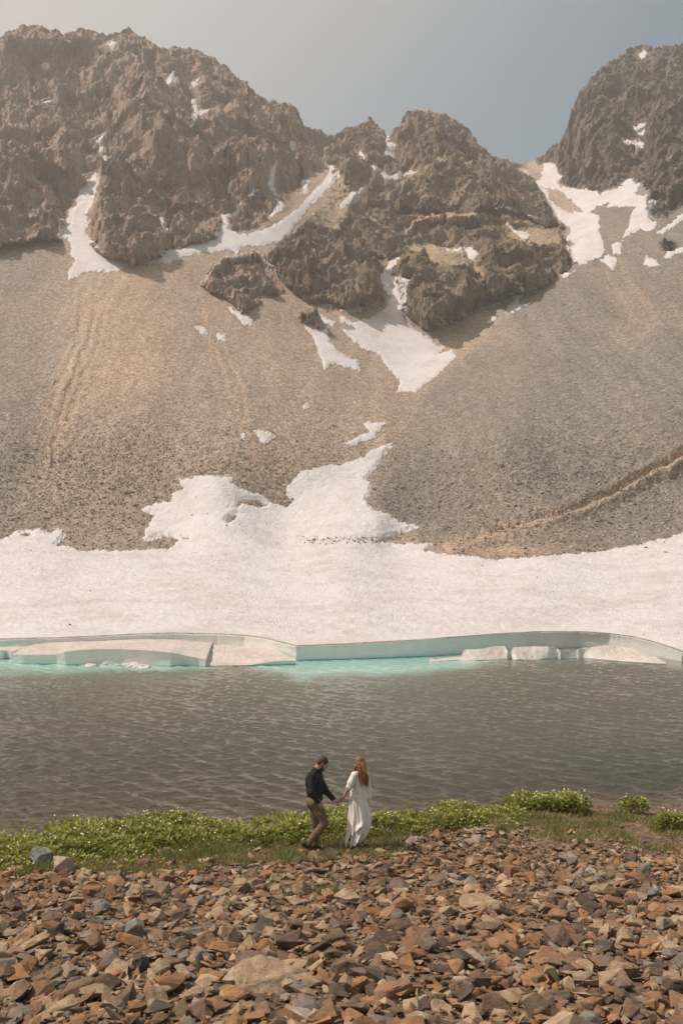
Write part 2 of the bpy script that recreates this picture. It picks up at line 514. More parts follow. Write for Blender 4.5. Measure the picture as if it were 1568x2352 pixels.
# gullies, levees and the stream cut on the scree
scr = 1 - rock
GUL = [([(200, 660), (190, 700), (186, 760), (178, 800), (150, 850), (125, 910), (112, 960)], 1.1), ([(225, 700), (212, 760), (190, 820), (160, 900), (138, 960), (128, 1020), (128, 1080), (150, 1130)], 1.3),
       ([(240, 720), (225, 800), (200, 850), (170, 930), (140, 1000)], 0.8), ([(460, 690), (470, 760), (505, 830), (520, 900), (540, 940)], .7), ([(480, 750), (540, 860), (562, 920), (565, 980), (580, 1060)], 0.9), ([(600, 820), (640, 880), (670, 930)], .6),
       ([(1390, 620), (1430, 700), (1450, 740), (1400, 800)], 0.8), ([(1420, 610), (1470, 690), (1500, 740), (1440, 800)], 0.7)]
disp = np.zeros_like(D, dtype=np.float32)
tan = np.zeros_like(disp)
for line, a in GUL:
    x0, y0 = np.min(line, 0) - 40; x1, y1 = np.max(line, 0) + 40
    m = (PX > x0) & (PX < x1) & (PY > y0) & (PY < y1)
    d = seg_dist(line, WX[m], WY[m])
    ww = 6.0
    disp[m] += a * (0.55 + 0.45 * wx[m] * 2) * 0.2 * (-1.0 * np.exp(-(d / ww) ** 2) + 0.8 * np.exp(-((d - 11) / 7) ** 2))
    tan[m] = np.maximum(tan[m], (0.75 if line[0][0] < 1000 else 0.35) * np.exp(-(d / 16) ** 2))
cut = [(1700, 985), (1568, 1042), (1500, 1075), (1400, 1132), (1300, 1172), (1200, 1200), (1100, 1228), (1000, 1262)]
d = seg_dist(cut, PX + wx * 10, PY + wy * 8)
m_ = sstep(900, 1200, PX)
disp += (m_ * (-0.9 * np.exp(-((d) / 11) ** 2))).astype(np.float32)
below = PY > np.interp(PX, [c[0] for c in cut[::-1]], [c[1] for c in cut[::-1]])
disp += (m_ * np.where(below, 1.3 * np.exp(-((d - 20) / 14) ** 2), 0.4 * np.exp(-((d - 14) / 10) ** 2))).astype(np.float32)
tan = np.maximum(tan, np.where(below, np.exp(-(d / 30) ** 2), np.exp(-(d / 12) ** 2)) * sstep(960, 1010, PX))
for cx_, cy_, rx_, ry_, a in ((300, 760, 130, 230, .95), (330, 640, 120, 40, .7), (250, 700, 60, 120, .5), (640, 660, 60, 60, .5), (1060, 770, 120, 40, .7), (880, 930, 90, 90, .55), (1130, 1268, 130, 20, 1.0), (660, 880, 140, 160, .45), (600, 800, 160, 90, .3), (700, 480, 60, 60, .8), (1210, 380, 30, 10, 1.0)):
    tan = np.maximum(tan, a * np.exp(-((PX - cx_) / rx_) ** 2 - ((PY - cy_) / ry_) ** 2))
tan = np.maximum(tan, soil * .55)
tan = np.clip(tan + 0.18 * fbm(P32 / 14, 4, 91), 0, 1) * 1.0
und = fbm(P32 / 16, 3, 95) * 0.7
# grain of the scree, coarse at the foot
coarse = sstep(700, 1250, PY)
snow_flat = np.ones_like(disp)

SNOW = [('s', Z1([(445, 730), (400, 760), (395, 800), (365, 820), (350, 870), (320, 890), (315, 915), (268, 930), (272, 1030), (310, 1030), (330, 1060), (320, 1100), (345, 1130), (330, 1160), (308, 1190), (315, 1220), (345, 1210), (400, 1185), (490, 1190), (560, 1180), (605, 1150), (540, 1125), (480, 1090), (425, 1045), (398, 1010), (400, 975), (415, 955), (400, 930), (430, 870), (445, 800), (455, 770)])),
        ('s', Z1([(600, 1142), (660, 1130), (740, 1095), (800, 1080), (850, 1075), (920, 1045), (990, 1005), (1025, 960), (1020, 920), (1065, 900), (1090, 870), (1130, 850), (1160, 800), (1172, 800), (1140, 850), (1105, 870), (1095, 900), (1060, 925), (1050, 985), (1100, 1020), (1160, 1010), (1240, 985), (1300, 945), (1350, 905), (1400, 860), (1450, 810), (1490, 770), (1510, 740), (1515, 705), (1535, 710), (1530, 750), (1555, 740), (1560, 760), (1510, 800), (1480, 830), (1430, 880), (1390, 930), (1350, 985), (1330, 1020), (1290, 1055), (1200, 1070), (1110, 1075), (1095, 1105), (1060, 1085), (900, 1105), (850, 1115), (780, 1140), (640, 1152)])),
        ('s', Z1([(1226, 765), (1258, 700), (1275, 683), (1258, 730), (1250, 770), (1290, 825), (1265, 812)])), ('s', Z1([(1265, 840), (1290, 850), (1310, 885), (1240, 940), (1235, 915), (1290, 885)])),
        ('s', Z1([(1385, 755), (1425, 765), (1410, 790), (1418, 830), (1395, 832)])), ('s', Z1([(1335, 590), (1360, 605), (1370, 650), (1350, 652), (1338, 620)])),
        ('s', Z1([(762, 297), (797, 263), (810, 317), (770, 327)])), ('s', Z1([(885, 308), (920, 300), (905, 335), (890, 335)])), ('s', Z1([(886, 370), (902, 375), (902, 410), (922, 440), (892, 482), (880, 452), (892, 420)])),
        ('s', Z1([(916, 428), (972, 423), (950, 447), (920, 447)])), ('s', Z1([(598, 437), (660, 419), (708, 430), (700, 442), (620, 444)])), ('s', Z1([(448, 570), (475, 543), (477, 607), (462, 610)])),
        ('s', Z1([(466, 643), (502, 638), (502, 672), (478, 677)])), ('s', Z1([(195, 180), (232, 185), (227, 206), (198, 206)])), ('s', Z1([(493, 148), (542, 130), (525, 160)])),
        ('s', Z1([(735, 868), (767, 880), (757, 910), (752, 940), (777, 970), (772, 1002), (750, 992), (738, 930)])), ('s', Z1([(797, 460), (817, 453), (817, 482), (798, 472)])), ('s', Z1([(198, 370), (237, 360), (237, 377)])),
        ('s', Z2([(200, 568), (222, 565), (217, 590), (247, 600), (237, 652), (198, 637), (208, 610)])), ('s', Z2([(148, 700), (160, 703), (152, 755), (102, 800), (62, 840), (0, 892), (-4, 868), (58, 798), (110, 773), (140, 748)])),
        ('s', Z2([(188, 745), (270, 738), (352, 698), (342, 717), (240, 757), (198, 768)])), ('s', Z2([(48, 888), (77, 900), (72, 914), (43, 906)])), ('s', Z2([(78, 618), (112, 645), (105, 657), (83, 637)])),
        ('s', Z2([(623, 890), (700, 899), (715, 864), (732, 866), (732, 903), (800, 908), (822, 930), (800, 953), (780, 932), (720, 922), (660, 912), (672, 932), (640, 917)])), ('s', Z2([(853, 918), (882, 913), (887, 937), (863, 932)])),
        ('s', Z2([(758, 968), (800, 998), (852, 1003), (862, 1037), (830, 1032), (798, 1007)])), ('s', Z2([(466, 1063), (530, 1073), (602, 1078), (624, 1110), (602, 1132), (560, 1102), (488, 1094)])),
        ('s', Z2([(810, 708), (852, 718), (857, 742), (828, 727)])),
        ('s', Z2([(930, 690), (970, 688), (992, 695), (987, 735), (1012, 735), (992, 770), (1002, 800), (1060, 800), (1120, 808), (1170, 815), (1182, 830), (1270, 800), (1290, 780), (1342, 748), (1337, 775), (1367, 790), (1352, 820), (1362, 835), (1402, 828), (1402, 855), (1447, 843), (1422, 880), (1407, 900), (1412, 950), (1447, 960), (1442, 987), (1390, 1002), (1370, 987), (1320, 1017), (1288, 1027), (1318, 975), (1328, 920), (1348, 890), (1290, 885), (1220, 892), (1228, 872), (1170, 882), (1140, 915), (1182, 930), (1182, 960), (1187, 1010), (1207, 1080), (1190, 1112), (1150, 1132), (1095, 1152), (1058, 1122), (1030, 1072), (1078, 1060), (1030, 1040), (1048, 1000), (1000, 950), (960, 870), (935, 835), (898, 790), (885, 780), (920, 750), (925, 720)])),
        ('h', Z2([(937, 803), (1000, 808), (1062, 868), (1114, 912), (1060, 914), (1000, 893), (960, 862)])),
        ('s', Z2([(1338, 478), (1392, 473), (1397, 502), (1365, 512), (1338, 497)])), ('s', Z2([(1288, 550), (1382, 548), (1377, 602), (1350, 606), (1348, 582), (1308, 572)])), ('s', Z2([(1348, 187), (1397, 170), (1392, 189)])),
        ('s', Z2([(1233, 1060), (1287, 1043), (1282, 1097), (1250, 1102)])), ('s', Z2([(1188, 1130), (1230, 1103), (1267, 1130), (1247, 1177), (1213, 1152)])), ('s', Z2([(1440, 1012), (1500, 968), (1575, 915), (1575, 947), (1500, 992), (1470, 1012)])),
        ('s', Z2([(1488, 1095), (1560, 1073), (1590, 1085), (1530, 1102), (1510, 1132), (1488, 1122)])), ('s', Z2([(1388, 1152), (1400, 1118), (1447, 1128), (1462, 1157), (1430, 1162)])), ('s', Z2([(1003, 1197), (1082, 1176), (1052, 1198), (1013, 1212)])),
        ('s', Z3([(1033, 213), (1070, 228), (1120, 248), (1167, 280), (1162, 302), (1118, 302), (1088, 262)])), ('s', Z3([(893, 310), (942, 308), (962, 347), (930, 347)])), ('s', Z3([(998, 338), (1032, 350), (1037, 380), (1003, 367)])),
        ('s', [(686, 735), (710, 740), (752, 756), (754, 776), (771, 801), (800, 820), (823, 828), (826, 853), (800, 845), (770, 835), (744, 850), (734, 820), (724, 780), (704, 755)]),
        ('s', Z3([(1435, 233), (1470, 243), (1500, 268), (1542, 290), (1530, 307), (1490, 302), (1478, 270)])), ('s', Z3([(1388, 680), (1415, 658), (1427, 680), (1395, 692)])), ('s', Z3([(1170, 788), (1230, 788), (1277, 820), (1220, 854), (1193, 830)])),
        ('s', Z3([(1098, 803), (1127, 795), (1132, 827), (1110, 824)])), ('s', Z3([(1213, 8), (1257, 20), (1250, 42)])),
        ('s', Z4([(228, -4), (267, -4), (250, 30), (232, 60), (227, 93), (322, 113), (292, 160), (302, 210), (282, 250), (302, 290), (345, 328), (410, 368), (432, 390), (472, 395), (440, 430), (502, 413), (527, 440), (517, 460), (460, 512), (400, 562), (340, 612), (310, 607), (258, 607), (265, 560), (240, 530), (200, 480), (168, 430), (110, 412), (60, 382), (2, 320), (80, 320), (50, 300), (-3, 287), (-3, 258), (60, 288), (130, 268), (200, 218), (230, 170), (198, 150), (178, 110), (208, 60)])),
        ('s', Z4([(768, 140), (830, 128), (832, 150), (802, 208), (872, 198), (790, 247), (758, 232), (768, 190), (688, 217), (698, 200), (755, 178)])), ('s', Z4([(438, 280), (500, 273), (512, 290), (450, 297)])), ('s', Z4([(688, 260), (732, 248), (710, 277), (670, 287)])),
        ('s', Z4([(0, 232), (92, 213), (102, 225), (60, 247)])), ('s', Z4([(100, 753), (202, 748), (172, 790), (162, 822), (70, 857), (3, 852), (50, 828), (130, 798)]))]
BIG = [(-320, 1262), (-100, 1248), (0, 1240), (20, 1238), (40, 1222), (90, 1216), (115, 1228), (128, 1213), (145, 1215), (150, 1233), (131, 1253), (155, 1256), (185, 1266), (250, 1268), (340, 1263), (390, 1258), (415, 1240), (380, 1233), (328, 1246), (330, 1226), (345, 1196), (350, 1186), (325, 1171),
       (360, 1158), (395, 1151), (395, 1133), (420, 1123), (410, 1103), (475, 1093), (530, 1098), (545, 1121), (570, 1128), (615, 1146), (625, 1156), (655, 1166), (672, 1156), (655, 1136), (660, 1116), (700, 1081), (725, 1076), (784, 1068), (829, 1056), (859, 1031), (906, 1018), (884, 1046), (859, 1081), (839, 1101), (854, 1116), (849, 1136), (839, 1151),
       (859, 1171), (899, 1186), (924, 1203), (961, 1211), (934, 1221), (884, 1236), (860, 1248), (1000, 1247), (975, 1268), (1024, 1273), (1129, 1286), (1200, 1282), (1284, 1276), (1384, 1268), (1430, 1258), (1484, 1248), (1568, 1226), (1700, 1200), (1900, 1180), (1900, 1560), (-320, 1560)]
HOLES = [Z3([(1090, 1110), (1180, 1105), (1230, 1130), (1190, 1140), (1110, 1122), (1092, 1145)]), Z3([(1040, 1205), (1060, 1180), (1088, 1178), (1080, 1195), (1052, 1215)]), Z3([(838, 1276), (866, 1276), (866, 1286), (842, 1286)]), Z3([(100, 1262), (140, 1258), (146, 1268), (112, 1274)])]
hx = 5 * wx + 4.5 * fx; hy = 4 * wy + 4.5 * fy
snow_fields = []
ragged = (fbm(np.stack([PX / 9, PY / 6, 0 * PX], -1), 4, 15, gain=0.75) * 5.5).astype(np.float32)
for kind, poly in SNOW:
    xs = [p[0] for p in poly]; ys = [p[1] for p in poly]
    d = sdf(poly, PX + hx * 0.7, PY + hy * 0.7, 15)
    d = np.where(d > -14.9, d + ragged, d)
    if kind == 'h': snow_fields[-1] = np.minimum(snow_fields[-1], -d)
    else: snow_fields.append(d)
dB = sdf(BIG, PX + hx * 1.2, PY + hy * 0.9, 10)
dB = np.where(dB > -9.9, dB + ragged, dB)
dB = np.where(PY > 1300, np.maximum(dB, 12), dB)
dB[0:3] = 20
for hpoly in HOLES:
    dB = np.minimum(dB, -sdf(hpoly, PX + hx * .6, PY + hy * .4, 8) * 1.0 + 0)
smax = np.max(snow_fields, 0)
smax = np.maximum(smax, dB)
snow_flat = 1 - sstep(-13, 0, smax)
grass = np.zeros_like(disp)
for poly in (Z2([(0, 900), (60, 912), (160, 930), (250, 1010), (200, 940), (120, 900), (300, 740), (450, 650), (640, 680), (560, 700), (420, 690), (320, 760), (200, 850), (60, 880)]),
             Z2([(300, 960), (480, 905), (640, 900), (760, 960), (700, 1000), (450, 960), (330, 1000)]), Z2([(760, 1010), (950, 960), (1010, 1040), (1000, 1090), (850, 1070), (800, 1100), (720, 1060)]),
             Z2([(300, 1060), (400, 1050), (620, 1120), (560, 1200), (450, 1200), (250, 1160)]), Z2([(840, 1030), (980, 1020), (1000, 1080), (880, 1080)])):
    grass = np.maximum(grass, sstep(-6, 14, sdf(poly, WX, WY, 12)))
stone = vnoise(P32 / 0.55, 101) + 0.6 * vnoise(P32 / 0.28, 103)
disp = disp * scr * snow_flat + scr * (und * (0.3 + 0.7 * snow_flat) + snow_flat * (0.03 + 0.07 * coarse) * stone)
alongview = alongview + rough_av * snow_flat
hiamp = rock * (0.04 + 0.96 * snow_flat) * (1 - 0.6 * grass)
disp = disp + hiamp * ((hi - 0.42) * 4.0 + fine * 0.8 + blk * 1.1 + (hi2 - .4) * 2.0)
hv = P0 - np.array([0, 0, CAMZ]); hv[..., 2] = 0
hv /= np.linalg.norm(hv, axis=-1, keepdims=True)
sky_k = sstep(0, 25, up_w)[..., None]
ndir = -hv * 0.8 + np.array([0, 0, 1.0]) * (0.25 + 0.35 * sky_k)
fall = sstep(0, 1, np.minimum((bot[None] - PY) / 25, 1))[..., None]
P1 = P0 - hv * alongview[..., None] + ndir * disp[..., None] * fall
P1 = P1.astype(np.float32)

attr4 = np.stack([tan, grass, rock, np.zeros_like(tan)], -1).astype(np.float32)
xl = np.interp(PY, [600, 670, 820, 920, 1020, 1150, 1250], [1330, 1230, 1060, 965, 900, 855, 985])
attr4[..., 3] = np.maximum(sstep(-25, 25, WX - xl), 0.6 * (1 - sstep(60, 170, WX + 0.12 * (PY - 800))))


def terrain_mat(name, cliff_a, cliff_b, scree_a, scree_b):
    n = N(name, 0.95, 0.1)
    o = n.obj()
    a = n.attr('ground_kind')
    t, g, r = n.sep(a, 0), n.sep(a, 1), n.sep(a, 2)
    cellA = n.sep(n.voro(o, 2.0), 0)
    cellB = n.sep(n.voro(o, 4.2), 0)
    big_ = n.noise(o, 0.05, 5, 0.6)
    al = n.attr('ground_kind', 'Alpha')
    sc = n.mix(al, scree_a, (0.205, 0.178, 0.15))
    sc = n.mix(t, sc, scree_b)
    sc = n.mix(n.mr(big_, .35, .65), sc, n.mix(0.35, sc, (0.25, 0.22, 0.195)))
    stk = n.noise(n.scale(o, (.35, .03, .03)), 1.0, 6, .7, .3)
    sc = n.mix(1.0, sc, n.gray(n.mr(stk, .3, .7), 0.84, 1.16), 'MULTIPLY')
    sc = n.mix(1.0, sc, n.gray(cellA, 0.8, 1.3), 'MULTIPLY')
    sc = n.mix(1.0, sc, n.gray(cellB, 0.75, 1.4), 'MULTIPLY')
    cl = n.mix(n.mr(n.noise(n.scale(o, (1, 1, .5), (0, .5, 0)), 0.07, 6, 0.65, 0.6), .38, .62), cliff_a, cliff_b)
    st = n.noise(n.scale(o, (1.5, 1.5, .3), (0.2, .35, 0)), 0.55, 9, 0.75, 0.3)
    cl = n.mix(1.0, cl, n.gray(n.mr(st, .25, .75), 0.55, 1.5), 'MULTIPLY')
    lich = n.mr(n.noise(o, 0.25, 6, .7), .55, .7)
    cl = n.mix(n.math('MULTIPLY', lich, 0.5), cl, (0.28, 0.235, 0.17))
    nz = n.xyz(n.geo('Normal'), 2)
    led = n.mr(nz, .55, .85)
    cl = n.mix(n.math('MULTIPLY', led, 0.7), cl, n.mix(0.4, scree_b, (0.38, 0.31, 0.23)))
    gr = n.mix(n.mr(n.noise(o, .6, 5), .4, .6), (0.21, 0.19, 0.08), (0.34, 0.27, 0.13))
    gf = n.math('MULTIPLY', g, n.mr(nz, .1, .4), clamp=True)
    gf = n.math('MULTIPLY', gf, n.mr(n.noise(o, .35, 6, .7), .3, .48), clamp=True)
    cl = n.mix(gf, cl, gr)
    col = n.mix(r, sc, cl)
    h = n.math('MULTIPLY', n.noise(o, 2.6, 6, .75), .38)
    h2 = n.math('MULTIPLY', n.noise(n.scale(o, (1, 1, .6), (.2, .5, 0)), 0.9, 9, 0.75), 1.6)
    h2 = n.math('ADD', h2, n.math('MULTIPLY', n.noise(n.scale(o, (.25, .25, 2.2), (0, .35, 0)), 0.8, 5, .7), 0.9))
    hh = n.mix(r, h, h2)
    return n.out(col, n.bump(hh, 1.0, 0.9))


M_left = terrain_mat('brown_cliff', (0.37, 0.29, 0.235), (0.50, 0.37, 0.29), (0.40, 0.32, 0.25), (0.42, 0.30, 0.2))
M_mid = terrain_mat('olive_brown_cliff', (0.25, 0.205, 0.155), (0.36, 0.275, 0.2), (0.38, 0.31, 0.235), (0.40, 0.285, 0.195))
M_right = terrain_mat('dark_grey_cliff', (0.18, 0.155, 0.13), (0.25, 0.205, 0.165), (0.26, 0.225, 0.19), (0.31, 0.25, 0.2))
M_scree = terrain_mat('scree', (0.2, 0.17, 0.14), (0.27, 0.21, 0.155), (0.325, 0.258, 0.205), (0.40, 0.29, 0.205))

F = grid_faces(NR, NC)
fl = lab[:-1, :-1].ravel()
Pf = P1.reshape(-1, 3)
Af = attr4.reshape(-1, 4)


def sub_mesh(name, sel, mat, pts=Pf, smooth=False, attrs=True, back_rows=0, extra=None):
    f = F[sel]
    u, inv = np.unique(f, return_inverse=True)
    return mesh_np(name, pts[u], inv.reshape(-1, 4), mat, smooth, attrs={'ground_kind': Af[u]} if attrs else None)


# everything under the big snowfield stays (the snow lies on top of it)
info = [(1, 'mountain', M_left, 'broad brown rock wall filling the upper left with ribs and gullies'),
        (2, 'mountain', M_mid, 'pointed central peaks with grassy ledges and dark knoll cliff below'),
        (5, 'mountain', M_right, 'dark grey craggy mountain on the right beyond the snowy col'),
        (3, 'rock_outcrop', M_left, 'large dark rock outcrop standing out of the left scree'),
        (4, 'rock_outcrop', M_left, 'small rock outcrop at the head of the narrow snow patch'),
        (6, 'rock_outcrop', M_right, 'small dark crag in the scree by the right edge'),
        (0, 'scree_slope', M_scree, 'grey brown scree fans running down to the snowfield')]
for i, nm, mt, lb in info:
    sel = fl == i
    if i == 0: sel = sel & ~((dB[:-1, :-1].ravel() > 14) & (PY[:-1, :-1].ravel() > 1330))
    o = sub_mesh(nm, sel, mt)
    tag(o, label=lb, kind='structure')
# the far sides of the ridges fall away behind the skyline
K = 10
topP = P1[-1].astype(float)
kk = np.arange(K)[:, None, None]
hv1 = hv[-1][None]
backP = topP[None] + hv1 * (kk * (4 + kk * 1.6)) + np.array([0, 0, -1.0]) * (kk * (1.5 + kk * 2.2))
bf = grid_faces(K, NC)
bn = fbm(backP.astype(np.float32) / 9, 3, 5)[..., None] * np.minimum(kk, 1) * 2.0
backP = backP + bn
colx = px1[:-1]
for (x0, x1, mt, lb) in ((-400, 753, M_left, 'far side of the left rock wall'), (753, 1207, M_mid, 'far side of the central peaks'), (1207, 2000, M_right, 'far side of the right mountain')):
    sel = np.tile((colx >= x0) & (colx < x1), K - 1)
    f = bf[sel]
    u, inv = np.unique(f, return_inverse=True)
    aa = np.tile([0, 0, 1, 1], (len(u), 1))
    o = mesh_np('mountain', backP.reshape(-1, 3)[u], inv.reshape(-1, 4), mt, False, attrs={'ground_kind': aa})
    tag(o, label=lb, kind='structure')

# ---- snow
def snow_mat():
    n = N('old_snow', 0.75, 0.25)
    o = n.obj()
    d1 = n.mr(n.noise(o, 0.16, 9, 0.8), .46, .60)
    d2 = n.mr(n.noise(n.scale(o, (1, .8, 1)), 2.2, 5, .7), .52, .72)
    c = n.mix(n.math('MULTIPLY', d1, .6), (0.575, 0.545, 0.545), (0.45, 0.395, 0.35))
    c = n.mix(n.math('MULTIPLY', d2, .30), c, (0.46, 0.37, 0.30))
    sp1 = n.mr(n.voro(o, 0.75, 'Distance'), .0, .11, 1, 0)
    cell = n.mr(n.sep(n.voro(o, 0.75), 1), .8, .83)
    c = n.mix(n.math('MULTIPLY', n.math('MULTIPLY', sp1, cell), 0.8), c, (0.2, 0.15, 0.12))
    h = n.math('ADD', n.math('MULTIPLY', n.noise(n.scale(o, (1, .75, 1), (0, 0, .3)), 1.6, 5, .62), 0.30), n.math('MULTIPLY', n.noise(o, 6, 3, .6), 0.05))
    n.b.inputs['Subsurface Weight'].default_value = 0.0
    return n.out(c, n.bump(h, 1.0, 0.55))


M_snow = snow_mat()
Psm = (P0 - hv * alongview[..., None] + ndir * (und * scr * (0.3 + 0.7 * snow_flat))[..., None] * fall).astype(np.float32)
SNOW_LABELS = ['snow filling the gully between the two left buttresses', 'long curving snow band under the left rock wall', 'thin forked snow streak high in the left wall', 'snow wedge under the forked streak', 'small snow streak above the long snow band', 'short snow streak below the first saddle', 'diamond snow patch high on the left wall',
               'small notch of snow high on the left wall', 'narrow hourglass snow streak on the left wall', 'snow fleck beside the hourglass streak', 'thin level snow ledge on the left wall', 'small snow sliver above the left gully', 'small snow patch at the head of the left gully', 'snow fleck near the left summit', 'snow fleck under the left summit notch',
               'snow streak between the two front buttresses', 'tiny snow dot on the left wall', 'tiny snow ledge at the far left', 'snow in the notch between the middle peaks', 'snow couloir running down left from the middle peaks', 'slanting snow ledge above the knoll', 'tiny snow patch on the slope left of the knoll', 'snow fleck on the small middle peak',
               'snow bank along the foot of the knoll cliff', 'tiny snow patch at the right end of the knoll cliff', 'snow patch on the grassy ledge', 'branching snow patch on the lower grassy ledge', 'snow strip on the crest of the col', 'wide snowfield below the col and the right mountain', 'snow patch in the dark gully of the right mountain', 'lower snow patch in the dark gully of the right mountain', 'snow fleck near the right summit',
               'small snow patch below the right snowfield', 'ragged snow patch below the right snowfield', 'slanting snow streak at the right edge', 'snow patch beside the small dark crag', 'ragged snow patch on the right scree', 'thin snow strip at the foot of the grassy ledges', 'snow sliver below the large outcrop', 'snow patch on the left scree', 'small snow patch on the left scree',
               'long narrow snow patch below the small outcrop', 'snow strip right of the small outcrop', 'snow dot in the middle of the scree', 'kite shaped snow patch on the lower scree', 'small snow patch beside the kite shaped one', 'tiny snow wedge below the lower rocks', 'big tongue of snow spilling from the central gully', 'snow patch at the right foot of the central rocks', 'tiny snow strip under the central rocks', 'tiny snow patch below the right rocks', 'snow strip beneath the lower left rocks', 'broken snow patch above the lower snowfield']
for idx, dS in enumerate(snow_fields):
    m = dS > -2.5
    fm = (m[:-1, :-1] & m[1:, :-1] & m[:-1, 1:] & m[1:, 1:]).ravel()
    if not fm.any(): continue
    th = np.where(dS > 0, 0.16 * sstep(0, 7, dS) + 0.10, 0.10 + dS * 0.35) + 0.05 * fbm(P32 / 3, 2, 131)
    pts = (Psm + (ndir * (th + 0.15 * rock + rock * snow_flat * 0.3)[..., None])).astype(np.float32).reshape(-1, 3)
    o = sub_mesh('snow_patch', fm, M_snow, pts, True, False)
    tag(o, label=SNOW_LABELS[idx % len(SNOW_LABELS)], kind='structure')
m = dB > -3
fm = (m[:-1, :-1] & m[1:, :-1] & m[:-1, 1:] & m[1:, 1:]).ravel()
cups = fbm(P32 / np.array([1.3, 1.0, 1]), 3, 141, gain=.7) * 0.16 + fbm(P32 / 9, 3, 143) * 0.12
th = np.where(dB > 0, 0.30 * sstep(0, 9, dB) + 0.08, 0.08 + dB * 0.3) + cups * sstep(-1, 6, dB) * fall[..., 0]
th = th - 0.38 * (1 - fall[..., 0])
zz = np.array([0, 0, 1.0])
snowP = (Psm + (ndir * 0 + zz) * th[..., None]).astype(np.float32)
o = sub_mesh('snowfield', fm, M_snow, snowP.reshape(-1, 3), True, False)
tag(o, label='wide sloping snowfield between the lake and the scree', kind='structure')
edgeP = snowP[0].copy()
# ------------------------------------------------------------------ ice edge, floating slabs, lake
def ice_mat():
    n = N('glacier_ice', 0.6, 0.35)
    o = n.obj()
    nz = n.xyz(n.geo('Normal'), 2)
    z = n.xyz(n.geo('Position'), 2)
    flat = n.mr(nz, 0.55, 0.8)
    d1 = n.mr(n.noise(o, 0.5, 7, 0.7), .42, .66)
    d2 = n.mr(n.noise(o, 3.2, 5, .7), .5, .7)
    snow = n.mix(n.math('MULTIPLY', d1, .8), (0.58, 0.525, 0.49), (0.45, 0.38, 0.32))
    snow = n.mix(n.math('MULTIPLY', d2, .28), snow, (0.42, 0.34, 0.28))
    zz = n.math('ADD', z, n.mr(n.noise(n.scale(o, (1, 1, .3)), .35, 3), 0, 1, -.35, .35))
    pure = n.mix(n.mr(zz, -0.15, 0.6), (0.47, 0.60, 0.545), (0.70, 0.665, 0.62))
    pure = n.mix(n.mr(n.noise(n.scale(o, (1, 1, .25)), 1.5, 6, .7), .4, .75), pure, (0.58, 0.61, 0.565))
    pure = n.mix(n.mr(z, 0.10, 0.0), pure, (0.17, 0.40, 0.355))
    gx_ = n.mr(n.xyz(n.geo('Position'), 0), 3.0, 12.0)
    pure = n.mix(n.math('MULTIPLY', gx_, .75), pure, (0.60, 0.58, 0.55))
    c = n.mix(flat, pure, snow)
    h = n.math('ADD', n.math('MULTIPLY', n.noise(o, 2.6, 5, .65), n.mr(flat, 0, 1, .05, .22)), n.math('MULTIPLY', n.noise(o, 11, 3, .6), 0.03))
    return n.out(c, n.bump(h, 1.0, 0.8))


M_ice = ice_mat()

# the cut edge of the snowfield
ev = edgeP.astype(float)
s_ = np.cumsum(np.r_[0, np.linalg.norm(np.diff(ev[:, :2], axis=0), axis=1)])
xi = np.linspace(0, s_[-1], 2600)
top3 = np.stack([np.interp(xi, s_, ev[:, k]) for k in range(3)], -1)
lip = vnoise(np.stack([xi * 3.2, 0 * xi, 0 * xi], -1), 3) * 0.03 + vnoise(np.stack([xi * 9, 0 * xi, 0 * xi], -1), 4) * 0.035
rows = []
under = sstep(1240, 1400, (top3[:, 0] / top3[:, 1]) * FPX + CX) * 0.35 + 0.06
for k, (f, out) in enumerate(((0, 0), (0.03, 0.03), (0.1, 0.02), (0.25, 0.0), (0.45, 0.03), (0.65, 0.06), (0.85, 0.06), (1.0, 0.02), (1.35, -.02))):
    p = top3.copy()
    zt = top3[:, 2] + 0.015
    p[:, 2] = zt * (1 - f) + (lip if 0 < f < 0.2 else 0)
    u = vnoise(np.stack([xi * 0.5, 0 * xi + f * 1.5, 0 * xi], -1), 8) * 0.07 + vnoise(np.stack([xi * 1.6, 0 * xi + f * 3, 0 * xi], -1), 9) * 0.03
    p[:, 1] += (0 if k == 0 else 1) * (u * min(f * 3, 1) + under * (1 - (1 - min(f, 1)) ** 2) * 1.0) + (0 if k else 0.02) - out
    p[:, 2] += 0.0
    rows.append(p)
rows = np.array(rows)
o = mesh_np('ice_cliff', rows.reshape(-1, 3), grid_faces(len(rows), len(xi))[:, ::-1], M_ice, True)
tag(o, label='long turquoise cut face of the snowfield above the water', kind='structure')


def curve_n(pts, n):
    p = np.array(pts, float)
    s = np.r_[0, np.cumsum(np.hypot(np.diff(p[:, 0]), np.diff(p[:, 1])))]
    u = np.linspace(0, s[-1], n)
    return np.stack([np.interp(u, s, p[:, k]) for k in range(p.shape[1])], -1)


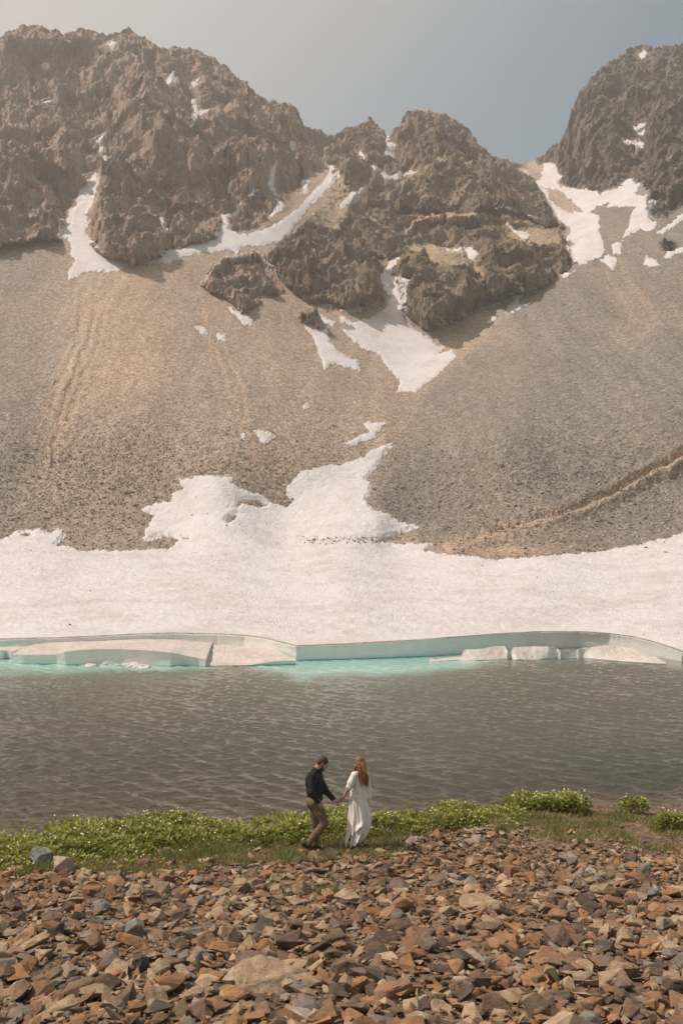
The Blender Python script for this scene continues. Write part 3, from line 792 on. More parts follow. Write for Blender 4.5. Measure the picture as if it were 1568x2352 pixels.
def slab(name, front, back, nu, nv, rough, seed, label, cat, group=None, side=(0, 0), edge_rough=0.02):
    """closed block: front and back top edges as (px, py, height above the water)"""
    fr, bk = curve_n(front, nu), curve_n(back, nu)
    A = at_z(fr[:, 0], fr[:, 1], fr[:, 2]); B = at_z(bk[:, 0], bk[:, 1], bk[:, 2])
    loops = []
    nd = 7
    for i in range(nu):
        a, b = A[i], B[i]
        lp = []
        for k in range(nd, 0, -1):
            f = k / nd
            lp.append([a[0], a[1] + 0.10 * math.sin(f * 3) , a[2] * (1 - f) - 0.45 * f])
        for k in range(nv + 1):
            f = k / nv
            lp.append(list(a * (1 - f) + b * f))
        for k in range(1, nd + 1):
            f = k / nd
            lp.append([b[0], b[1] - 0.0, b[2] * (1 - f) - 0.45 * f])
        loops.append(lp)
    L = np.array(loops)
    n = L.shape[1]
    topm = np.zeros(n); topm[nd:nd + nv + 1] = 1
    tm = np.minimum(topm, 1)[None, :, None]
    q = L.astype(np.float32)
    nz = fbm(q / 0.55 + seed, 4, seed, gain=.6) * rough + fbm(q / 2.2 + seed, 2, seed + 3) * rough * 1.6
    inner = np.zeros(n); inner[nd + 1:nd + nv] = 1
    L[..., 2] += nz * (0.25 + 0.75 * inner)[None] * (L[..., 2] > 0.02)
    L[..., 1] += fbm(q / np.array([.9, .9, .5]) + 40, 3, seed + 9) * edge_rough * 1.6 * (1 - inner)[None]
    L[..., 0] += fbm(q / .4 + 60, 2, seed + 19) * edge_rough
    V = L.reshape(-1, 3)
    Fq = grid_faces(nu, n)
    me = mesh_np(name, V, Fq, M_ice, False, link=True)
    bm = bmesh.new(); bm.from_mesh(me.data)
    bm.verts.ensure_lookup_table()
    for i0, rev in ((0, True), ((nu - 1) * n, False)):
        vs = [bm.verts[i0 + k] for k in range(n)]
        try: bm.faces.new(vs[::-1] if rev else vs)
        except ValueError: pass
    bmesh.ops.recalc_face_normals(bm, faces=bm.faces)
    bm.to_mesh(me.data); bm.free()
    for p in me.data.polygons: p.use_smooth = True
    me.data.set_sharp_from_angle(angle=math.radians(40))
    return tag(me, label, cat, group)


# zoomed tracings: first crop is 0..625 x 2280..2480, second 625..1250, third 1875..2500 (sheet px = x / 4)
def ZA(p): return [(x / 4, 1430 + y / 4, z) for x, y, z in p]
def ZB(p): return [(392 + x / 4, 1430 + y / 4, z) for x, y, z in p]
def ZC(p): return [(1176 + x / 4, 1430 + y / 4, z) for x, y, z in p]


slab('ice_slab', ZA([(112, 292, .52), (200, 296, .52), (330, 296, .54), (510, 294, .56), (600, 268, .75), (760, 250, .86), (900, 243, .90), (1100, 245, .9), (1300, 252, .88), (1568, 275, .78)]) + ZB([(120, 300, .6), (250, 325, .46), (321, 337, .42)]),
     ZA([(240, 226, .62), (330, 200, .7), (450, 184, .75), (600, 165, .8), (760, 155, .85), (900, 152, .86), (1150, 134, .9), (1400, 112, .95), (1568, 104, .96)]) + ZB([(130, 108, .96), (300, 114, .94), (405, 122, .9)]),
     150, 34, 0.05, 31, 'long tilted ice slab with turquoise front at the left of the lake', 'ice slab')
slab('ice_slab', ZB([(312, 397, .02), (450, 396, .02), (600, 394, .03), (740, 390, .05), (850, 368, .17), (960, 354, .24), (1080, 347, .27), (1141, 346, .27)]),
     ZB([(430, 118, .88), (520, 120, .9), (640, 136, .84), (760, 168, .74), (880, 215, .6), (1000, 268, .45), (1090, 315, .33), (1146, 338, .28)]),
     110, 40, 0.06, 57, 'wedge of dirty ice tilting into the water beside the long slab', 'ice slab')
slab('ice_slab', ZA([(-160, 262, .5), (-60, 258, .52), (28, 254, .54), (60, 256, .5), (105, 268, .45)]), ZA([(-160, 222, .55), (-40, 224, .55), (60, 224, .56), (150, 222, .58), (225, 224, .6)]),
     50, 12, 0.03, 77, 'narrow ice slab cut off by the left edge behind the long slab', 'ice slab')
zr = lambda L: [(784 + x / 2, 1254 + y / 2, z) for x, y, z in L]
slab('ice_block', zr([(553, 527, .0), (600, 526, .03), (680, 524, .03), (762, 522, .0)]), zr([(556, 480, .50), (570, 475, .55), (640, 472, .6), (700, 462, .70), (745, 458, .74), (762, 480, .5)]),
     44, 26, 0.07, 91, 'small rough ice block, leftmost of the row below the curved cliff', 'ice block', 'floating ice blocks below the curved cliff', edge_rough=.05)
slab('ice_block', zr([(764, 520, .0), (800, 524, .03), (900, 522, .02), (1002, 516, .0)]), zr([(762, 488, .45), (790, 464, .7), (870, 465, .66), (950, 466, .66), (985, 468, .62), (1004, 482, .46)]),
     56, 26, 0.08, 95, 'speckled grey ice block in the middle of the floating row', 'ice block', 'floating ice blocks below the curved cliff', edge_rough=.05)
slab('ice_block', zr([(1000, 516, .0), (1100, 514, .03), (1200, 522, .03), (1330, 532, .04), (1450, 540, .04), (1490, 542, .02)]), zr([(1000, 480, .47), (1080, 477, .5), (1085, 472, .58), (1130, 470, .6), (1200, 460, .72), (1270, 458, .74), (1350, 475, .6), (1430, 508, .28), (1488, 539, .05)]),
     90, 30, 0.07, 99, 'longest pale ice block tapering to a point at the right', 'ice block', 'floating ice blocks below the curved cliff', edge_rough=.04)
slab('ice_floe', zr([(403, 532, .0), (450, 530, .02), (520, 524, .02), (556, 524, .02)]), zr([(405, 514, .16), (425, 520, .10), (480, 514, .12), (556, 508, .16)]), 36, 8, .03, 103, 'thin low ice floe trailing left of the ice blocks', 'ice floe')
# crumbled ice floating before the long slab
br = []
bf = []
off = 0
ico = bmesh.new(); bmesh.ops.create_icosphere(ico, subdivisions=2, radius=1)
IV = np.array([v.co[:] for v in ico.verts]); IF = np.array([[v.index for v in f.verts] for f in ico.faces]); ico.free()
for (cx, cy, n, hh, ww) in ((845, 375, 8, .12, 30), (900, 358, 10, .24, 40), (960, 355, 12, .28, 40), (1010, 352, 14, .30, 45), (1080, 358, 12, .26, 45), (1160, 362, 10, .22, 40), (1195, 372, 8, .16, 30), (1240, 378, 9, .2, 35), (1300, 385, 10, .15, 45), (1330, 386, 5, .10, 20)):
    for k in range(n * 2):
        x = cx + RNG.normal() * ww * .55; y = cy + 28 + RNG.normal() * 5
        c = at_z(x / 4, 1430 + y / 4 - 1, 0.0)
        r = (0.09 + 0.11 * RNG.random()) * (1 + hh)
        sc = np.array([r * 1.5, r * 1.3, hh * (0.5 + 0.6 * RNG.random())])
        v = IV * sc * (1 + 0.3 * vnoise(IV * 1.7 + k * 3.1 + cx, 7))[:, None] + c
        br.append(v); bf.append(IF + off); off += len(IV)
v = IV * np.array([2.6, .35, .07]) * (1 + 0.25 * vnoise(IV * 2.5, 9))[:, None] + at_z(270, 1430 + 388 / 4, 0.0)
br.append(v); bf.append(IF + off); off += len(IV)
o = mesh_np('crumbled_ice', np.concatenate(br), np.concatenate(bf), M_snow, True)
tag(o, label='low floating heap of white crumbled ice before the long slab', cat='brash ice')


# ---- ground under everything: talus bank, shore, lake bed
SHX = [(-40, 20.6), (-9, 21.0), (-6.5, 21.3), (-4, 21.9), (0, 22.4), (3, 23.4), (6, 24.0), (9, 24.2), (40, 24.6)]


def shore(x):
    x = np.asarray(x, float)
    return interp_pts(SHX, x) + 0.25 * np.sin(x * 1.3 + 1) + 0.15 * np.sin(x * 3.1)


def ground_z(x, y):
    x = np.asarray(x, float); y = np.asarray(y, float)
    s = shore(x) - y
    land = 3.407 - 0.161 * y
    land = np.where(y > 18.8, 0.38 - 0.02 * (y - 18.8), land)
    land = np.where(y < 3, 2.924 + (3 - y) * 0.12, land)
    land = np.minimum(land, 0.02 + 0.16 * np.maximum(s, 0) ** 0.9)
    bed = -0.02 - 0.14 * np.maximum(-s, 0) ** 0.95
    bed = np.maximum(bed, -3.2)
    z = np.where(s > 0, land, bed)
    P = np.stack([x, y, 0 * x], -1)
    z = z + fbm(P / 1.7, 3, 201) * 0.07 * np.clip(np.abs(s) / 2, 0.15, 1) + fbm(P / 5 + 3, 2, 203) * 0.10 * np.clip(s / 4, 0, 1)
    return z


def hit_ground(px, py):
    """world point where the line of sight through a sheet point meets the bank"""
    rx, rz = ray(px, py)
    rx = np.asarray(rx); rz = np.asarray(rz)
    Dd = np.linspace(3.5, 34, 900)
    shp = rx.shape
    rx = rx.ravel(); rz = rz.ravel()
    out = np.zeros((len(rx), 3))
    for i in range(0, len(rx), 4000):
        X = rx[i:i + 4000, None] * Dd; Zr = CAMZ + rz[i:i + 4000, None] * Dd
        s = shore(X) - Dd
        land = np.where(Dd > 18.8, 0.38 - 0.02 * (Dd - 18.8), 3.407 - .161 * Dd)
        land = np.minimum(land, 0.02 + .16 * np.maximum(s, 0) ** .9)
        G = np.where(s > 0, land, -0.02)
        k = np.argmax(Zr < G, 1)
        d = Dd[k]
        out[i:i + 4000] = np.stack([rx[i:i + 4000] * d, d, 0 * d], -1)
    out[:, 2] = ground_z(out[:, 0], out[:, 1])
    return out.reshape(*shp, 3)


gx = np.concatenate([np.linspace(-90, -16, 30)[:-1], np.linspace(-16, 16, 420), np.linspace(16, 90, 30)[1:]])
gy = np.concatenate([np.linspace(-25, 2, 20)[:-1], np.linspace(2, 30, 420), np.linspace(30, 72, 60)[1:]])
GX, GY = np.meshgrid(gx, gy)
GZ = ground_z(GX, GY)
n = N('stony_ground', 0.95, 0.1)
o_ = n.obj()
c = n.mix(n.mr(n.noise(o_, 1.3, 6, .65), .4, .62), (0.115, 0.082, 0.055), (0.2, 0.14, 0.095))
c = n.mix(1.0, c, n.gray(n.sep(n.voro(o_, 14), 0), .5, 1.5), 'MULTIPLY')
z = n.xyz(n.geo('Position'), 2)
bedc = n.mix(n.sep(n.voro(o_, 2.6), 0), (0.10, 0.075, 0.055), (0.30, 0.23, 0.17))
bedc = n.mix(n.mr(n.sep(n.voro(o_, 7), 1), .2, .9, 0, .7), bedc, (0.13, 0.105, 0.08))
c = n.mix(n.mr(z, 0.02, -0.02), c, bedc)
M_ground = n.out(c, n.bump(n.math('ADD', n.sep(n.voro(o_, 14), 0), n.noise(o_, 6, 4)), 0.05))
o = mesh_np('ground', np.stack([GX, GY, GZ], -1).reshape(-1, 3), grid_faces(*GX.shape), M_ground, True)
tag(o, label='stony bank sloping down to the lake and its bed', kind='structure')

# ---- water surface: summed ripples as real waves, finer ones as bump
WNC, WNR = 950, 1150
rowpy = np.linspace(2000, 1470, WNR)
_, rzc = ray(CX, rowpy)
yy = -CAMZ / rzc
ux = np.concatenate([np.linspace(-2.7, -1.2, 45)[:-1], np.linspace(-1.2, 1.2, WNC - 88), np.linspace(1.2, 2.7, 45)[1:]])
WXg = ux[None] * (CX / FPX) * yy[:, None] + 0
WYg = np.repeat(yy[:, None], WNC, 1)
wz = np.zeros_like(WXg)
r2 = np.random.default_rng(3)
WN = 62
for k in range(WN):
    main = k < 26
    lam = (0.36 * (1.1 / 0.36) ** (k / 25) if main else 0.16 * (0.6 / 0.16) ** ((k - 26) / 36)) * r2.uniform(.9, 1.1)
    ang = math.radians(r2.normal(46, 10)) if main and k % 4 else math.radians(r2.normal(95, 28))
    kx, ky = math.cos(ang) * 2 * math.pi / lam, math.sin(ang) * 2 * math.pi / lam
    amp = (0.068 if main else 0.020) * lam / (2 * math.pi)
    ph = r2.uniform(0, 6.28)
    cutoff = np.clip(lam / (3.0 * np.abs(np.gradient(yy))) - .3, 0, 1)[:, None]
    arg = kx * WXg + ky * WYg + ph
    wz += amp * (np.sin(arg) + 0.25 * np.cos(2 * arg)) * cutoff
gust = 0.75 + 0.5 * fbm(np.stack([WXg / 4, WYg / 5, 0 * WXg], -1), 3, 301)
wz *= gust
calm = np.interp(WXg / WYg * FPX + CX, EDGE[:, 0], EDGE[:, 2])
edge_d = calm - WYg
wz *= 0.25 + 0.75 * sstep(1.5, 9, edge_d)
ss = WYg - shore(WXg)
wz *= 0.35 + 0.65 * sstep(0, 3, ss)
depth = 0.14 * np.maximum(ss, 0)
wpx = WXg / WYg * FPX + CX
murk = 1 - np.exp(-depth * np.interp(wpx, [0, 400, 900, 1568], [.7, .85, 1.5, 1.7]))
# turquoise where lit ice stands under the water
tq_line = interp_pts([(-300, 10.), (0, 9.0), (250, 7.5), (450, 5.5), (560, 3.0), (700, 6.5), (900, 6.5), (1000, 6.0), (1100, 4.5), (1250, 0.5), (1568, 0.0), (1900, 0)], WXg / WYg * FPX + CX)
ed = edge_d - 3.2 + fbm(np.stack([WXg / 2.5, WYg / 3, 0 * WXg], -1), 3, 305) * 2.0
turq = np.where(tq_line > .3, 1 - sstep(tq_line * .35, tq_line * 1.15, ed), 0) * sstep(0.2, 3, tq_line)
reflect_tint = np.exp(-np.maximum(edge_d - 3, 0) / 7.5) * np.interp(wpx, [0, 200, 1100, 1400], [1, 1, .9, .35])  # reflection of the ice in calm water, painted as a paler body colour
wattr = np.stack([murk, turq, reflect_tint, 1 + 0 * murk], -1).reshape(-1, 4)
n = N('lake_water')
t = n.t
o_ = n.obj()
a = n.attr('depth_reflect_tint')
nz = n.noise(n.scale(o_, (1, 1.7, 1), (0, 0, .25)), 4.5, 4, .6, .5)
nz2 = n.noise(n.scale(o_, (1, 2.2, 1), (0, 0, -.15)), 1.7, 3, .55, .6)
bn = n.bump(n.math('ADD', n.math('MULTIPLY', nz, .016), n.math('MULTIPLY', nz2, .022)), 1.0, 0.85)
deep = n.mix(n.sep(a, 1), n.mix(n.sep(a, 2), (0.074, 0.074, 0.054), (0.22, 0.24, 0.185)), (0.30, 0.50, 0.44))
dif = n.n('ShaderNodeBsdfDiffuse'); n.lk(deep, dif.inputs['Color'])
tr = n.n('ShaderNodeBsdfTransparent'); tr.inputs['Color'].default_value = (0.80, 0.80, 0.72, 1)
body = n.n('ShaderNodeMixShader')
n.lk(n.math('MAXIMUM', n.sep(a, 0), n.sep(a, 1)), body.inputs[0]); n.lk(tr.outputs[0], body.inputs[1]); n.lk(dif.outputs[0], body.inputs[2])
gl = n.n('ShaderNodeBsdfGlossy'); gl.inputs['Roughness'].default_value = 0.04; gl.inputs['Color'].default_value = (1, 1, 1, 1)
n.lk(bn, gl.inputs['Normal'])
fr = n.n('ShaderNodeFresnel'); fr.inputs['IOR'].default_value = 1.333
n.lk(bn, fr.inputs['Normal'])
mx = n.n('ShaderNodeMixShader')
n.lk(fr.outputs[0], mx.inputs[0]); n.lk(body.outputs[0], mx.inputs[1]); n.lk(gl.outputs[0], mx.inputs[2])
n.lk(mx.outputs[0], t.nodes['Material Output'].inputs['Surface'])
wf = grid_faces(WNR, WNC)
o = mesh_np('lake', np.stack([WXg, WYg, wz], -1).reshape(-1, 3), wf, n.m, True, attrs={'depth_reflect_tint': wattr})
tag(o, label='rippled dark green lake with a turquoise strip along the ice', kind='structure')
# ------------------------------------------------------------------ talus stones
def hull(seed, npts, flat, elong):
    r = np.random.default_rng(seed)
    p = r.normal(size=(npts, 3)); p /= np.linalg.norm(p, axis=1)[:, None]
    p *= r.uniform(.78, 1.0, (npts, 1))
    if r.random() < .6:                                   # slabby: squeeze the points against two bedding planes
        p[:, 2] = np.clip(p[:, 2], -.55, .55)
    p = p * np.array([1, elong, flat])
    bm = bmesh.new()
    for q in p: bm.verts.new(q)
    res = bmesh.ops.convex_hull(bm, input=bm.verts)
    junk = [g for g in res['geom_interior'] if isinstance(g, bmesh.types.BMVert)]
    if junk: bmesh.ops.delete(bm, geom=junk, context='VERTS')
    return bm


def tri_arrays(bm):
    bmesh.ops.triangulate(bm, faces=bm.faces)
    bm.verts.index_update()
    v = np.array([q.co[:] for q in bm.verts]); f = np.array([[q.index for q in g.verts] for g in bm.faces])
    bm.free()
    return v, f


def detailed(seed, flat, elong, cuts=3):
    """a broken stone: hull with planed faces, chipped edges and rough bedding"""
    r = np.random.default_rng(seed)
    bm = hull(seed, int(r.integers(11, 18)), flat, elong)
    bmesh.ops.triangulate(bm, faces=bm.faces)
    bmesh.ops.dissolve_limit(bm, angle_limit=math.radians(18), verts=bm.verts, edges=bm.edges)
    bmesh.ops.bevel(bm, geom=list(bm.edges), offset=.03, segments=1, affect='EDGES')
    bmesh.ops.triangulate(bm, faces=bm.faces)
    for _ in range(cuts):
        long_e = [e for e in bm.edges if e.calc_length() > (.16 if cuts < 5 else .07)]
        if not long_e: break
        bmesh.ops.subdivide_edges(bm, edges=long_e, cuts=1)
        bmesh.ops.triangulate(bm, faces=[f for f in bm.faces if len(f.verts) > 3])
    bm.verts.index_update()
    bm.normal_update()
    co = np.array([v.co[:] for v in bm.verts]); no = np.array([v.normal[:] for v in bm.verts])
    d = fbm(co * 1.6 + seed, 3, seed) * .09 + fbm(co * np.array([2, 2, 9.]) + seed, 3, seed + 1) * .045 + fbm(co * 8 + seed, 2, seed + 2) * .018
    co = co + no * d[:, None]
    f = np.array([[q.index for q in g.verts] for g in bm.faces])
    bm.free()
    return co, f


PAL = {'rust orange': (0.288, 0.154, 0.075), 'orange brown': (0.248, 0.146, 0.086), 'tan': (0.336, 0.246, 0.159), 'brown': (0.176, 0.119, 0.078), 'dark brown': (0.092, 0.063, 0.047),
       'grey': (0.200, 0.173, 0.144), 'blue grey': (0.192, 0.186, 0.159), 'dark grey': (0.088, 0.078, 0.062), 'purplish brown': (0.152, 0.107, 0.086), 'pale': (0.336, 0.269, 0.206)}
PW = {'rust orange': .15, 'orange brown': .20, 'tan': .24, 'brown': .16, 'dark brown': .05, 'grey': .05, 'blue grey': .015, 'dark grey': .035, 'purplish brown': .02, 'pale': .03}


def rock_mat():
    n = N('broken_rock', 0.85, 0.25)
    o = n.obj()
    oi = n.n('ShaderNodeObjectInfo')
    base = oi.outputs['Color']
    v = n.n('ShaderNodeVectorMath', operation='ADD')
    n.lk(n.geo('Position'), v.inputs[0]); v.inputs[1].default_value = (3, 1, 2)
    w = v.outputs[0]
    f1 = n.noise(w, 7, 6, .68, .5)
    c = n.mix(1.0, base, n.gray(n.mr(f1, .3, .7), .62, 1.3), 'MULTIPLY')
    rust = n.mr(n.noise(w, 3.3, 5, .65), .52, .68)
    c = n.mix(n.math('MULTIPLY', rust, .5), c, (0.30, 0.155, 0.075))
    gry = n.mr(n.noise(w, 4.1, 5, .7), .58, .7)
    c = n.mix(n.math('MULTIPLY', gry, .4), c, (0.2, 0.185, 0.165))
    spk = n.mr(n.noise(w, 55, 3, .7), .35, .65)
    c = n.mix(1.0, c, n.gray(spk, .8, 1.2), 'MULTIPLY')
    h = n.math('ADD', n.math('MULTIPLY', n.noise(n.scale(o, (1, 1, 3.5)), 9, 6, .7), .012), n.math('MULTIPLY', n.noise(w, 60, 3, .6), .003))
    return n.out(c, n.bump(h, 1.0, .9))


M_rock = rock_mat()
n = N('broken_stones', 0.88, 0.2)
o_ = n.obj()
base = n.attr('stone_colour')
f1 = n.noise(o_, 9, 5, .68, .4)
c = n.mix(1.0, base, n.gray(n.mr(f1, .3, .7), .68, 1.25), 'MULTIPLY')
c = n.mix(n.math('MULTIPLY', n.mr(n.noise(o_, 5, 5, .7), .52, .68), .4), c, (0.30, 0.16, 0.08))
c = n.mix(1.0, c, n.gray(n.mr(n.noise(o_, 60, 3, .7), .35, .65), .82, 1.18), 'MULTIPLY')
M_stones = n.out(c, n.bump(n.noise(o_, 28, 5, .7), .008, .9))

# where the loose stones end and the vegetation begins (sheet px -> py)
BND = [(-300, 1990), (0, 1990), (110, 1996), (210, 1992), (330, 1985), (560, 1984), (640, 1978), (760, 1972), (850, 1962), (900, 1930), (980, 1916), (1080, 1905), (1180, 1898), (1215, 1925), (1260, 1948), (1568, 1968), (1900, 1975)]


def proj(P):
    d = P - np.array([0, 0, CAMZ])
    fy = d[..., 1] * cp + d[..., 2] * sp
    uz = -d[..., 1] * sp + d[..., 2] * cp
    return CX + FPX * d[..., 0] / fy, CY - FPX * uz / fy


def rot_rand(r, tilt):
    a = r.uniform(0, 6.283)
    M = Matrix.Rotation(r.normal() * tilt, 3, 'X') @ Matrix.Rotation(r.normal() * tilt, 3, 'Y') @ Matrix.Rotation(a, 3, 'Z')
    return np.array(M)


rr = np.random.default_rng(11)
protos = [tri_arrays(hull(500 + i, int(rr.integers(8, 13)), rr.uniform(.22, .58), rr.uniform(.55, .95))) for i in range(40)]
names = list(PW); wts = np.array([PW[k] for k in names]); wts /= wts.sum()
Vs, Fs, Cs, off = [], [], [], 0


def add_stone(x, y, z, s, tilt=.35, colour=None, r=rr):
    global off
    v, f = protos[int(r.integers(len(protos)))]
    M = rot_rand(r, tilt)
    sc = s * np.array([1, r.uniform(.75, 1.1), r.uniform(.75, 1.15)])
    p = (v * sc) @ M.T + np.array([x, y, z])
    nm = colour or names[int(r.choice(len(names), p=wts))]
    c = np.array(PAL[nm]) * r.uniform(.7, 1.15)
    Vs.append(p); Fs.append(f + off); off += len(v)
    Cs.append(np.tile([*c, 1.0], (len(v), 1)))


NST = 52000
xs = rr.uniform(-12.5, 12.5, NST); ys = rr.uniform(4.6, 21.5, NST)
keep = np.abs(xs) < ys * .42 + 4.0
xs, ys = xs[keep], ys[keep]
zs = ground_z(xs, ys)
ppx, ppy = proj(np.stack([xs, ys, zs], -1))
bd = interp_pts(BND, ppx) + 10 * np.sin(ppx * .03) + rr.normal(size=len(xs)) * 5
inn = ppy > bd
inn |= (rr.random(len(xs)) < .22) & (ppy > bd - 22)
inn |= (rr.random(len(xs)) < .07) & (ppy > bd - 50)
inn &= shore(xs) - ys > .3
for x, y, z, ok in zip(xs, ys, zs, inn):
    if not ok: continue
    s = 0.049 * math.exp(rr.normal() * .62)
    s = min(s, .19) * (1.45 if y < 9 else 1.25 if y < 11.5 else 1)
    add_stone(x, y, z + rr.uniform(-.01, .05) + s * .15, s)
o = mesh_np('loose_stones', np.concatenate(Vs), np.concatenate(Fs), M_stones, False, attrs={'stone_colour': np.concatenate(Cs)})
tag(o, label='countless small brown and orange stones between the larger rocks', cat='stones', kind='stuff')

# stones seen through the shallow water
Vs, Fs, Cs, off = [], [], [], 0
for k in range(3200):
    x = rr.uniform(-13, 13); y = float(shore(x)) + abs(rr.normal()) * 3.2 - .15
    z = float(ground_z(x, y)); s = .085 * math.exp(rr.normal() * .4)
    z = min(z, -.03 - s * .55)
    add_stone(x, y, z, s, .2, names[int(rr.choice([1, 2, 3, 3, 4, 5, 8]))])
o = mesh_np('lakebed_stones', np.concatenate(Vs), np.concatenate(Fs), M_stones, False, attrs={'stone_colour': np.concatenate(Cs)})
tag(o, label='brown stones lying under the shallow water near the bank', cat='stones', kind='stuff')

# blocks strewn over the foot of the scree and on the snow edge
Vs, Fs, Cs, off = [], [], [], 0
rb = np.random.default_rng(19)
Pg = P1.reshape(NR, NC, 3)
sel_r, sel_c = np.nonzero((lab == 0) & (smax < -1) & (PY > 640))
wgt = sstep(640, 1260, PY[sel_r, sel_c]) ** 1.4 + .04
wgt *= 1 + 1.5 * (PX[sel_r, sel_c] < 800)
pick = rb.choice(len(sel_r), 22000, p=wgt / wgt.sum())
scols = [(0.28, 0.23, 0.19), (0.34, 0.28, 0.235), (0.24, 0.2, 0.165), (0.40, 0.32, 0.25), (0.32, 0.27, 0.235)]
for k in pick:
    p = Pg[sel_r[k], sel_c[k]]
    s = (0.06 + .10 * sstep(800, 1240, PY[sel_r[k], sel_c[k]])) * math.exp(rb.normal() * .45)
    v, f = protos[int(rb.integers(len(protos)))]
    Vs.append((v * s) @ rot_rand(rb, .5).T + p + np.array([rb.normal() * .2, -.05, s * .2]))
    Fs.append(f + off); off += len(v)
    Cs.append(np.tile([*(np.array(scols[int(rb.integers(5))]) * rb.uniform(.8, 1.2)), 1.0], (len(v), 1)))
o = mesh_np('scree_blocks', np.concatenate(Vs), np.concatenate(Fs), M_stones, False, attrs={'stone_colour': np.concatenate(Cs)})
tag(o, label='countless grey brown blocks strewn over the lower scree', cat='stones', kind='stuff')
Vs, Fs, Cs, off = [], [], [], 0
for (x0, x1, y0, y1, cnt, s0) in ((690, 1000, 1236, 1256, 420, .13), (330, 400, 1236, 1262, 40, .12), (0, 300, 1240, 1300, 26, .10), (1480, 1568, 1240, 1280, 10, .22), (900, 1568, 1290, 1460, 60, .05), (0, 900, 1275, 1450, 50, .05), (380, 700, 1100, 1240, 40, .12)):
    for k in range(cnt):
        x = rb.uniform(x0, x1); y = rb.uniform(y0, y1) if cnt != 420 else 1246 + rb.normal() * 4.5
        c_ = np.argmin(np.abs(px1 - x)); r_ = np.argmin(np.abs(PY[:, c_] - y))
        p = snowP[r_, c_]
        s = s0 * math.exp(rb.normal() * .5)
        v, f = protos[int(rb.integers(len(protos)))]
        Vs.append((v * s) @ rot_rand(rb, .5).T + p + np.array([0, 0, s * .12]))
        Fs.append(f + off); off += len(v)
        Cs.append(np.tile([*(np.array(scols[int(rb.integers(5))]) * rb.uniform(.6, 1.0)), 1.0], (len(v), 1)))
o = mesh_np('snow_debris', np.concatenate(Vs), np.concatenate(Fs), M_stones, False, attrs={'stone_colour': np.concatenate(Cs)})
tag(o, label='small dark stones scattered on the snowfield', cat='stones', kind='stuff')

# ---- the rocks that show largest, each its own object
dp = []
for i in range(16):
    flat = [.5, .62, .4, .75, .55, .35, .68, .48, .8, .45, .6, .52, .38, .7, .57, .3][i]
    co, f = detailed(900 + i, flat, [.8, .7, .9, .85, .65, .75][i % 6], 5 if i in (5, 12, 2) else 3)
    me_o = mesh_np('rock', co, f, M_rock, False, link=False)
    dp.append(me_o.data)
    bpy.data.objects.remove(me_o)
